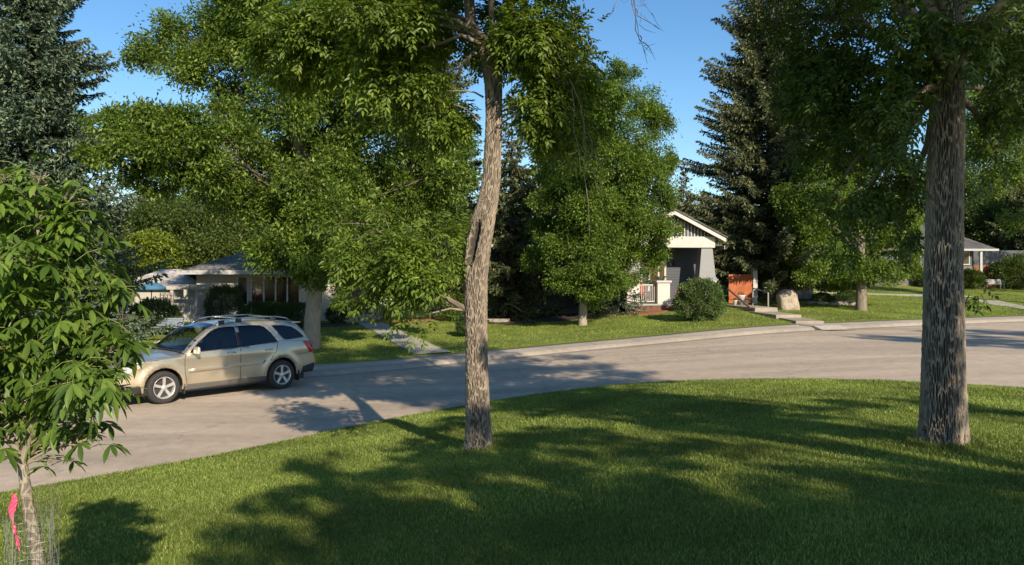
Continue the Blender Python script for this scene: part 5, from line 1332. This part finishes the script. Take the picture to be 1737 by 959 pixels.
# ---- background trees
bgs = [(300, 330, 58, 7.5, 'grey green tree far behind the garage roof', M_BGLEAF, 0), (385, 345, 60, 7, 'grey green tree behind the left end of the bungalow roof', M_BGLEAF, 0), (252, 385, 50, 2.6, 'yellow green tree in front of the darker trees left of the garage', M_YEL, 0), (180, 400, 50, 4.5, 'low dark tree behind the blue spruce', M_BGLEAF, 0), (60, 380, 60, 7, 'dark tree far behind the blue spruce', M_BGLEAF, 0),
       (480, 330, 62, 7, 'dark tree behind the bungalow chimney', M_BGLEAF, 0), (600, 330, 60, 7, 'dark tree behind the middle of the bungalow', M_BGLEAF, 0), (700, 350, 58, 6, 'dark tree behind the right end of the bungalow', M_BGLEAF, 0), (850, 330, 62, 7, 'dark tree behind the gap between the two houses', M_BGLEAF, 0), (1240, 390, 64, 6, 'tree behind the cedar gate', M_BGLEAF, 0), (1420, 360, 66, 8, 'tree behind the garden with the boulder', M_BGLEAF, 0), (1530, 340, 70, 8, 'tree behind the left end of the far house', M_BGLEAF, 0), (1640, 250, 78, 9, 'tall tree behind the roof of the far house', M_BGLEAF, 0), (1730, 120, 74, 10, 'tallest tree behind the far house at the right edge', M_BGLEAF, 0), (1000, 380, 60, 6, 'tree behind the roof of the porch house', M_BGLEAF, 0), (1690, 330, 66, 6, 'low dense tree right behind the porch of the far house', M_BGLEAF, 0), (-180, 300, 60, 9, 'tree beyond the left edge', M_BGLEAF, 0), (-420, 300, 62, 9, 'farther tree beyond the left edge', M_BGLEAF, 0), (-90, 340, 50, 6, 'lower tree just beyond the left edge', M_BGLEAF, 0), (1900, 240, 70, 9, 'tree beyond the right edge', M_BGLEAF, 0), (2100, 260, 66, 9, 'farther tree beyond the right edge', M_BGLEAF, 0)]
wood_lab = ['leftmost', 'second', 'third', 'fourth', 'fifth', 'sixth', 'seventh', 'eighth', 'ninth', 'tenth', 'rightmost']
bgs += [(-100 + i * 190, 335 + 18 * math.sin(i * 2.1), 92, 11, wood_lab[i] + ' tree from the left in the farthest tree row', M_BGLEAF, 0) for i in range(11)]
for (px, py, D, r, lab, m_, _) in bgs:
    x = (px - CX) / FPX * D; z = float(H(x, D)); tz = CAMZ - (py - HY) / FPX * D; ht = tz - z
    cz = z + ht * .56; bl = auto_blobs((x, D, cz), r * .72, r * .72, ht * .46, 22, r * .30)
    tp = np.array([(x, D, z - .2), (x + .1, D, z + ht * .35), (x, D, z + ht * .7)])
    broad_tree('background_tree', (x, D, z), lab, bl, 42000, .22, .11, m_, tp, [.25, .2, .08], 'trees behind the houses', 12, spread=.45)

# broadleaf tree beyond the road at the right edge, its leaves hang over the far house
D8 = 44; xx = (1775 - CX) / FPX * D8; zz = float(H(xx, D8))
bl = [(1720, 90, 60, 60), (1700, 200, 55, 50), (1740, 280, 50, 50), (1690, 300, 45, 40), (1760, 150, 70, 70), (1800, 250, 70, 70), (1665, 240, 28, 35), (1720, 370, 30, 25), (1680, 150, 45, 45), (1820, 60, 80, 80), (1700, 10, 60, 50), (1800, 360, 50, 30)]
broad_tree('elm_tree', (xx, D8, zz), 'yellow green tree overhanging the far house from the right edge', px_blobs(bl, D8, 2), 60000, .16, .075, M_ELM, np.array([(xx, D8, zz - .1), (xx, D8, zz + 3), PX(1765, 250, D8), PX(1750, 60, D8)]), [.3, .25, .18, .08], 'broadleaf trees across the road', 14, spread=.4)
# ---- shrubs
c = gp(1195, 548); shrub((c[0], c[1] + .8, c[2]), 1.02, .95, 1.72, 'round olive green shrub on the lawn in front of the porch', 27000, .085, .032, M_SHRUB, group='garden shrubs')
c = gp(796, 573); shrub((c[0], c[1] + .5, c[2]), .55, .5, 1.0, 'small dark round shrub half hidden by the scarred trunk', 7000, .06, .04, M_HEDGE, group='garden shrubs')
c = gp(371, 560); shrub((c[0], c[1] + .7, c[2]), .72, .6, 1.78, 'tall clipped dark cedar at the left corner of the bungalow', 22000, .06, .022, M_HEDGE, 'clipped_cedar', 'shrub', 'garden shrubs', True)
c = gp(430, 562); e = gp(500, 562)
for i, (px, lab) in enumerate(((425, 'low dark clipped shrub under the narrow bungalow window'), (458, 'low dark clipped shrub under the middle of the wide bungalow window'), (492, 'low dark clipped shrub against the pale trunk by the bungalow'))):
    c = gp(px, 562); shrub((c[0], c[1] + .9, c[2]), .62, .5, 1.12, lab, 11000, .06, .03, M_HEDGE, 'clipped_shrub', 'shrub', 'garden shrubs', True)
c = gp(572, 550); shrub((c[0], c[1], c[2]), .5, .5, .95, 'dark shrub between the pale trunk and the front steps', 5000, .07, .035, M_HEDGE, group='garden shrubs')
c = gp(665, 546); shrub((c[0], c[1] + .8, c[2]), .5, .5, .8, 'loose shrub right of the bungalow front steps', 4000, .08, .04, M_SHRUB, group='garden shrubs')
c = gp(770, 549); shrub((c[0], c[1] + .9, c[2]), .8, .6, 2.2, 'tall leafy shrub against the bungalow wall left of the scarred trunk', 7000, .10, .05, M_ELM2, group='garden shrubs')
c = gp(700, 546); shrub((c[0], c[1] + 1.0, c[2]), .9, .5, 1.3, 'low leafy shrub under the right hand bungalow window', 6000, .09, .045, M_SHRUB, group='garden shrubs')
c = gp(236, 572); shrub((c[0], c[1] + 1.2, c[2]), 1.0, .7, 1.35, 'loose pale green shrub behind the left end of the bench', 7000, .12, .035, M_SHRUB, group='garden shrubs')
c = gp(1310, 512); shrub((c[0], c[1], c[2]), .7, .7, 1.75, 'tall shrub speckled with pale pink blossom left of the boulder', 5000, .10, .06, leaf_mat('blossom_leaves', (.05, .08, .03), (.30, .28, .22), (.60, .42, .36), .2, .6, (1, 1, 1)), group='garden shrubs')
for i, (px, py, s, lab) in enumerate(((1395, 513, .42, 'low dark shrub at the left of the dark planting bed'), (1425, 512, .35, 'low dark shrub in the middle of the dark planting bed'), (1440, 511, .45, 'low dark shrub at the right of the dark planting bed'))):
    c = gp(px, py); shrub(tuple(c), s * 1.3, s, s * 1.2, lab, 2500, .08, .04, M_HEDGE, group='garden shrubs')
for px, py, r, h, lab in ((1580, 487, 1.4, 1.5, 'dark shrub at the foot of the far house left of the thick trunk'), (1640, 489, 1.1, 1.3, 'dark shrub at the foot of the far house right of the thick trunk'), (1718, 490, 1.6, 2.4, 'large dark bush right of the white bench'), (1745, 489, 1.8, 2.6, 'largest dark bush at the right edge')):
    c = gp(px, py); shrub((c[0], c[1] - .2, c[2]), r, r * .8, h, lab, 6000, .14, .08, M_BGLEAF, group='garden shrubs')
c = gp(900, 530); shrub((c[0], c[1] + 1.0, c[2]), 1.3, .9, 1.3, 'dark low juniper under the tall spruces', 6000, .10, .04, M_SPR2, group='garden shrubs')
# fallen limbs under the spruces
for (a, b_, r_, lab) in (((856, 515), (885, 528), .05, 'pale fallen limb lying under the dark spruce'), ((852, 520), (880, 514), .035, 'thin pale branch crossing the fallen limb'), ):
    p = PX(*a, 36.5); q = PX(*b_, 35.5); m = MB(); m.tube(limb_path(p, q, .05, 6), np.linspace(r_, r_ * .6, 6), 6); o = m.build('fallen_limb', M_BARK); tag(o, lab, 'branch')

# ================================================================== YOUNG BUCKEYE, CAGE, TAPE
D3 = 3.35
bx, by = PX(82, 1200, D3)[0], D3; bz = float(H(bx, by))
t3 = thing('buckeye_sapling', (bx, by, bz), 'young buckeye with hand shaped leaves in a wire cage at the left edge', 'tree')
sp_ = [(86, 1290, 26), (78, 1100, 24), (70, 985, 22), (58, 910, 20), (46, 850, 18), (41, 810, 16), (38, 782, 15)]
q3 = QB(); up = np.array([PX(38, 790, D3), PX(48, 740, D3), PX(62, 690, D3), PX(70, 600, D3), PX(75, 500, D3), PX(66, 400, D3), PX(50, 330, D3)])
q3.tube(up, [.020, .017, .014, .012, .010, .007, .004], 8)
up2 = np.array([PX(38, 790, D3), PX(22, 750, D3), PX(0, 700, D3), PX(-30, 600, D3), PX(-40, 480, D3), PX(-35, 360, D3)]); q3.tube(up2, [.020, .016, .014, .011, .008, .004], 8)
bl = [(60, 330, 55, 40, 0, .8), (20, 380, 60, 50, .1), (110, 400, 60, 45, .05), (60, 450, 80, 55, -.1), (150, 480, 55, 45, .1), (30, 520, 70, 50, -.1), (110, 560, 70, 50, .05), (175, 570, 38, 36, 0, .8), (50, 620, 80, 55, .1), (150, 640, 60, 45, -.1), (182, 640, 24, 26, .0, .6), (30, 700, 60, 45, 0), (110, 710, 60, 45, .05), (150, 745, 35, 22, 0, .5), (-40, 450, 70, 80, .1), (-50, 600, 70, 80, -.1), (10, 305, 40, 28, .1, .9), (-20, 330, 40, 40, 0, .8), (70, 300, 30, 22, 0, .5), (215, 590, 22, 22, 0, .5), (215, 660, 20, 20, 0, .4), (130, 330, 30, 22, 0, .4), (90, 780, 30, 14, 0, .3), (-60, 340, 60, 60, 0), (70, 755, 35, 20, 0, .5), (-40, 720, 50, 30, 0)]
blobs3 = px_blobs(bl, D3, .1, 1.2)
P3, out3, subs3, own3 = scatter(blobs3, 1200, 13, .68, (.2, 1.0))
for i in range(len(blobs3)):
    c = np.array(blobs3[i][0]); ax = up if c[0] > PX(0, 0, D3)[0] else up2
    za = c[2] - .12; a = np.array([np.interp(za, ax[:, 2], ax[:, k]) for k in range(3)]); p = limb_path(a, c, .06, 6); q3.tube(p, np.linspace(.008, .004, 6), 6)
    for s in subs3[own3 == i]:
        st = p[rng.integers(2, 6)]; q3.tube(limb_path(st, s, .05, 4), np.linspace(.004, .0022, 4), 5)
bark_trunk('trunk', sp_, D3, t3, attr_bark('sapling_bark', (.15, .13, .10), (.32, .28, .215)), 60, 240, 1.3, .003, (50, 50, 22), extra=q3, flare=.05)
# palmate leaves: petiole with five (or seven) drooping leaflets
def palmate(P, ax, n=5, ll=.084, lw=.0245):
    Vs = []; Fs = []; k = 0; N_ = len(P)
    ax = unit(ax); Uv = unit(np.array([0, 0, 1.0]) + rnd_dir(N_) * .30); S = unit(np.cross(ax, Uv)); Uv = np.cross(S, ax)
    rot0 = rng.uniform(-.2, .2, N_)
    size = rng.uniform(.5, 1.25, N_)
    for j in range(n):
        a = (j - (n - 1) / 2) * (2.35 / (n - 1)) * 1.15 + rot0
        d = ax * np.cos(a)[:, None] + S * np.sin(a)[:, None] - Uv * rng.uniform(.0, .55, (N_, 1))
        d = unit(d); s2 = unit(np.cross(d, Uv)); u2 = np.cross(s2, d)
        L = ll * size * (1 - .10 * abs(j - (n - 1) / 2)) * rng.uniform(.9, 1.1, N_); W_ = lw * size * (1 - .06 * abs(j - (n - 1) / 2)) * rng.uniform(.9, 1.1, N_)
        # 5 stations, midrib + two sides -> 8 quads
        st = np.array([0, .22, .48, .72, .88, 1.0]); wd = np.array([.04, .52, .96, .98, .52, .0]); dr = rng.uniform(.05, .55, N_)
        rows = []
        for t_, w_2 in zip(st, wd):
            c = P + d * (L * t_)[:, None] - np.array([0, 0, 1]) * (L * dr * t_ * t_)[:, None]
            e = s2 * (W_ * .5 * w_2)[:, None]; lift = u2 * (W_ * .20 * w_2)[:, None]
            rows.append(np.stack([c - e + lift, c, c + e + lift], 1))
        V = np.stack(rows, 1).reshape(N_, -1, 3)  # 18 verts
        f = []
        for r_ in range(5):
            f += [[r_ * 3, r_ * 3 + 1, r_ * 3 + 4, r_ * 3 + 3], [r_ * 3 + 1, r_ * 3 + 2, r_ * 3 + 5, r_ * 3 + 4]]
        F = (np.arange(N_)[:, None, None] * 18 + np.array(f)[None]).reshape(-1, 4)
        Vs.append(V.reshape(-1, 3)); Fs.append(F + k); k += N_ * 18
    return np.concatenate(Vs), np.concatenate(Fs)
ax3 = unit(out3 * np.array([1, 1, .4]) + rnd_dir(len(P3)) * .5 + np.array([0, 0, -.15]))
V, F = palmate(P3, ax3)
cr = np_mesh('crown', V, F, M_BUCK, t3, True)
pt = QB()
for p, a in zip(P3, ax3):
    e = p - a * .10 + np.array([0, 0, -.02]); pt.tube(np.array([e, (e + p) / 2 + [0, 0, .012], p]), [.0018, .0016, .0016], 4)
pt.build('leaf_stalks', mat('green_stalk', (.16, .20, .05), .6), t3)
# wire cage
cz0 = bz; cx_, cy_ = PX(57, 900, D3)[0], D3
cg = thing('wire_cage', (cx_, cy_, cz0), 'bent galvanised wire mesh cage around the young buckeye trunk', 'wire cage')
q = QB(); Rc = .090; ztop = PX(0, 868, D3)[2]
def cage_r(a, z): return Rc + .010 * math.sin(3 * a + z * 9) + .006 * math.sin(7 * a - z * 23)
n = 22
for k in range(n):
    a = 2 * math.pi * k / n; zt = ztop + .02 * math.sin(k * 1.7)
    zz = np.linspace(0, zt - cz0, 34); q.tube(np.array([(cage_r(a, z) * math.cos(a + .05 * math.sin(z * 14 + k)) + .012 * math.sin(z * 5), cage_r(a, z) * math.sin(a), z) for z in zz]) + np.array([cx_, cy_, cz0]), .0009, 4)
for j in range(int((ztop - cz0) / .032)):
    z = .01 + j * .032; aa = np.linspace(0, 2 * math.pi, 40); q.tube(np.array([(cage_r(a, z) * math.cos(a + .05 * math.sin(z * 14)) + .012 * math.sin(z * 5), cage_r(a, z) * math.sin(a), z + .004 * math.sin(5 * a + j)) for a in aa]) + np.array([cx_, cy_, cz0]), .0009, 4)
q.build('inner_mesh', mat('galvanised_wire', (.42, .46, .44), .4, .7), cg)
q = QB(); Rc2 = .082; z2 = PX(0, 832, D3)[2]
for k in range(10):
    a = 2 * math.pi * k / 10 + .2; q.tube(np.array([(.02 + Rc2 * math.cos(a), Rc2 * math.sin(a), z) for z in np.linspace(0, z2 - cz0 + .015 * math.cos(a), 6)]) + np.array([cx_, cy_, cz0]), .0008, 4)
for j in range(int((z2 - cz0) / .06)):
    z = z2 - cz0 - j * .06; aa = np.linspace(0, 2 * math.pi, 30); q.tube(np.array([(.02 + Rc2 * math.cos(a), Rc2 * math.sin(a), z + .015 * math.cos(a)) for a in aa]) + np.array([cx_, cy_, cz0]), .0008, 4)
q.build('outer_mesh', mat('dull_wire', (.20, .17, .14), .6, .4), cg)
# flagging tape
tpz = bpy.data.objects.new('flagging_tape', None); link(tpz); tp0 = PX(22, 838, D3 - .12); tpz.location = tuple(tp0)
tag(tpz, 'bright pink flagging tape tied to the left side of the wire cage', 'tape')
pk = mat('pink_tape', (.75, .07, .16), .4, var=.12, scale=20)
def ribbon(name, pts, wd, twist, parent, m_):
    pts = np.array(pts); k = 40; tt = np.linspace(0, 1, len(pts)); u = np.linspace(0, 1, k)
    C = np.stack([np.interp(u, tt, pts[:, i]) for i in range(3)], 1); V = []
    for i in range(k):
        a = twist * u[i]; e = np.array([math.cos(a), math.sin(a), .15 * math.sin(a * 2)]) * wd / 2 * (1 - .3 * abs(math.sin(u[i] * 9)))
        for s in (-1, -.33, .33, 1): V.append(C[i] + e * s + np.array([0, .004 * math.sin(i * .8 + s * 2), 0]))
    m = MB(); m.add(V, [[i * 4 + j, i * 4 + j + 1, i * 4 + j + 5, i * 4 + j + 4] for i in range(k - 1) for j in range(3)], True)
    o = m.build(name, m_, parent); sm = o.modifiers.new('thick', 'SOLIDIFY'); sm.thickness = .0008; return o
s3 = D3 / FPX
def rel(px, py): return ((px - 22) * s3, 0, -(py - 838) * s3)
ribbon('bow', [rel(24, 838), rel(22, 850), rel(18, 862), rel(20, 874)], .020, .5, tpz, pk)
ribbon('bow', [rel(24, 838), rel(27, 850), rel(24, 865), rel(23, 870)], .016, 1.5, tpz, pk)
ribbon('tail', [rel(20, 874), rel(24, 892), rel(28, 910), rel(33, 932)], .015, 9.0, tpz, pk)
m = MB(); m.tube([rel(24, 838), rel(17, 1100)], .0025, 5); m.build('stake', MATS['dull_wire'], tpz)

# ================================================================== GRASS
M_BLADE = leaf_mat('grass_blades', (.085, .13, .022), (.18, .255, .046), (.38, .41, .12), .4, .5, (1.3, 1.3, .7), .62, 1.35, .7)
def blades(n, ylo, yhi, h, w_):
    y = np.sqrt(rng.uniform(ylo ** 2, yhi ** 2, n * 2)); x = (rng.uniform(-.82, .82, n * 2)) * y
    dn = (Nf(x) - y) / Nk(x); k = dn > .03
    x, y, dn = x[k][:n], y[k][:n], dn[k][:n]; m_ = len(x)
    z = lawn_near_z(x, dn) + und(x, y) * sstep(dn)
    nz_ = np.array([noise.noise(Vector((a * 1.1, b * 1.1, 0))) for a, b in zip(x[::1], y[::1])]) if m_ < 400000 else 0
    hh = h * rng.uniform(.55, 1.25, m_) * (1 + .35 * nz_); ww = w_ * rng.uniform(.7, 1.2, m_)
    a = rng.uniform(0, 2 * np.pi, m_); L = rng.normal(size=(m_, 2)) * .38
    P = np.stack([x, y, z - .004], 1); S = np.stack([np.cos(a), np.sin(a), np.zeros(m_)], 1) * (ww * .5)[:, None]
    mid = P + np.stack([L[:, 0] * hh * .35, L[:, 1] * hh * .35, hh * .6], 1); tip = P + np.stack([L[:, 0] * hh, L[:, 1] * hh, hh * (1 - .18 * np.abs(L).sum(1))], 1)
    V = np.stack([P - S, P + S, mid + S * .8, tip, mid - S * .8], 1).reshape(-1, 3)
    return V, m_
def tufts(c, r, n):
    a = rng.uniform(0, 6.28, n); q = r + np.abs(rng.normal(size=n)) * .05; x = c[0] + q * np.cos(a); y = c[1] + q * np.sin(a)
    z = H(x, y) + und(x, y); hh = rng.uniform(.04, .13, n) * (1 - np.clip((q - r) / .2, 0, .7)); L = rng.normal(size=(n, 2)) * .35
    P = np.stack([x, y, z - .004], 1); b = rng.uniform(0, 6.28, n); S = np.stack([np.cos(b), np.sin(b), 0 * b], 1) * .0028
    mid = P + np.stack([L[:, 0] * hh * .35, L[:, 1] * hh * .35, hh * .6], 1); tip = P + np.stack([L[:, 0] * hh, L[:, 1] * hh, hh * .9], 1)
    return np.stack([P - S, P + S, mid + S * .8, tip, mid - S * .8], 1).reshape(-1, 3), n
parts = [tufts(b1, .17, 1100), tufts(b2, .26, 2600), tufts((bx, by), .03, 300), blades(200000, 3.6, 6.2, .033, .0042), blades(220000, 6.2, 10, .036, .0060), blades(175000, 10, 17, .042, .0095)]
V = np.concatenate([p[0] for p in parts]); m_ = sum(p[1] for p in parts)
k = np.arange(m_)[:, None] * 5
F = np.concatenate([k + np.array([[0, 1, 2, 4]]), k + np.array([[4, 2, 3, 3]])], 1).reshape(-1, 4)
# quads for the lower halves, triangles for the tips
me = bpy.data.meshes.new('grass'); Fq = (k + np.array([[0, 1, 2, 4]])); Ft = (k + np.array([[4, 2, 3]]))
me.vertices.add(len(V)); me.vertices.foreach_set('co', V.astype(np.float32).ravel())
lo = np.concatenate([Fq.ravel(), Ft.ravel()]).astype(np.int32); me.loops.add(len(lo)); me.loops.foreach_set('vertex_index', lo)
me.polygons.add(2 * m_); me.polygons.foreach_set('loop_start', np.concatenate([np.arange(m_) * 4, m_ * 4 + np.arange(m_) * 3]).astype(np.int32))
me.update(); me.validate(); me.materials.append(M_BLADE)
o = bpy.data.objects.new('grass', me); link(o)
def far_blades(n):
    x = rng.uniform(-22, 34, n); d = rng.uniform(.05, 1, n) ** 1.3 * 15; y = Ff(x) + (SIDEW + d) * Fk(x)
    z = lawn_far_z(x, d) + und(x, y) * sstep(d); hh = .06 * rng.uniform(.5, 1.3, n); a = rng.uniform(0, 6.28, n)
    P = np.stack([x, y, z - .004], 1); S = np.stack([np.cos(a), np.sin(a), 0 * a], 1) * .010
    T = P + np.stack([rng.normal(size=n) * .02, rng.normal(size=n) * .02, hh], 1)
    return np.stack([P - S, P + S, T], 1).reshape(-1, 3), np.arange(n * 3).reshape(-1, 3)
Vf, Ffc = far_blades(260000); fg = np_mesh('grass', Vf, Ffc, M_BLADE); tag(fg, 'grass of the front lawns across the road', 'grass', kind='stuff'); tag(o, 'mown green grass blades covering the near lawn', 'grass', kind='stuff')
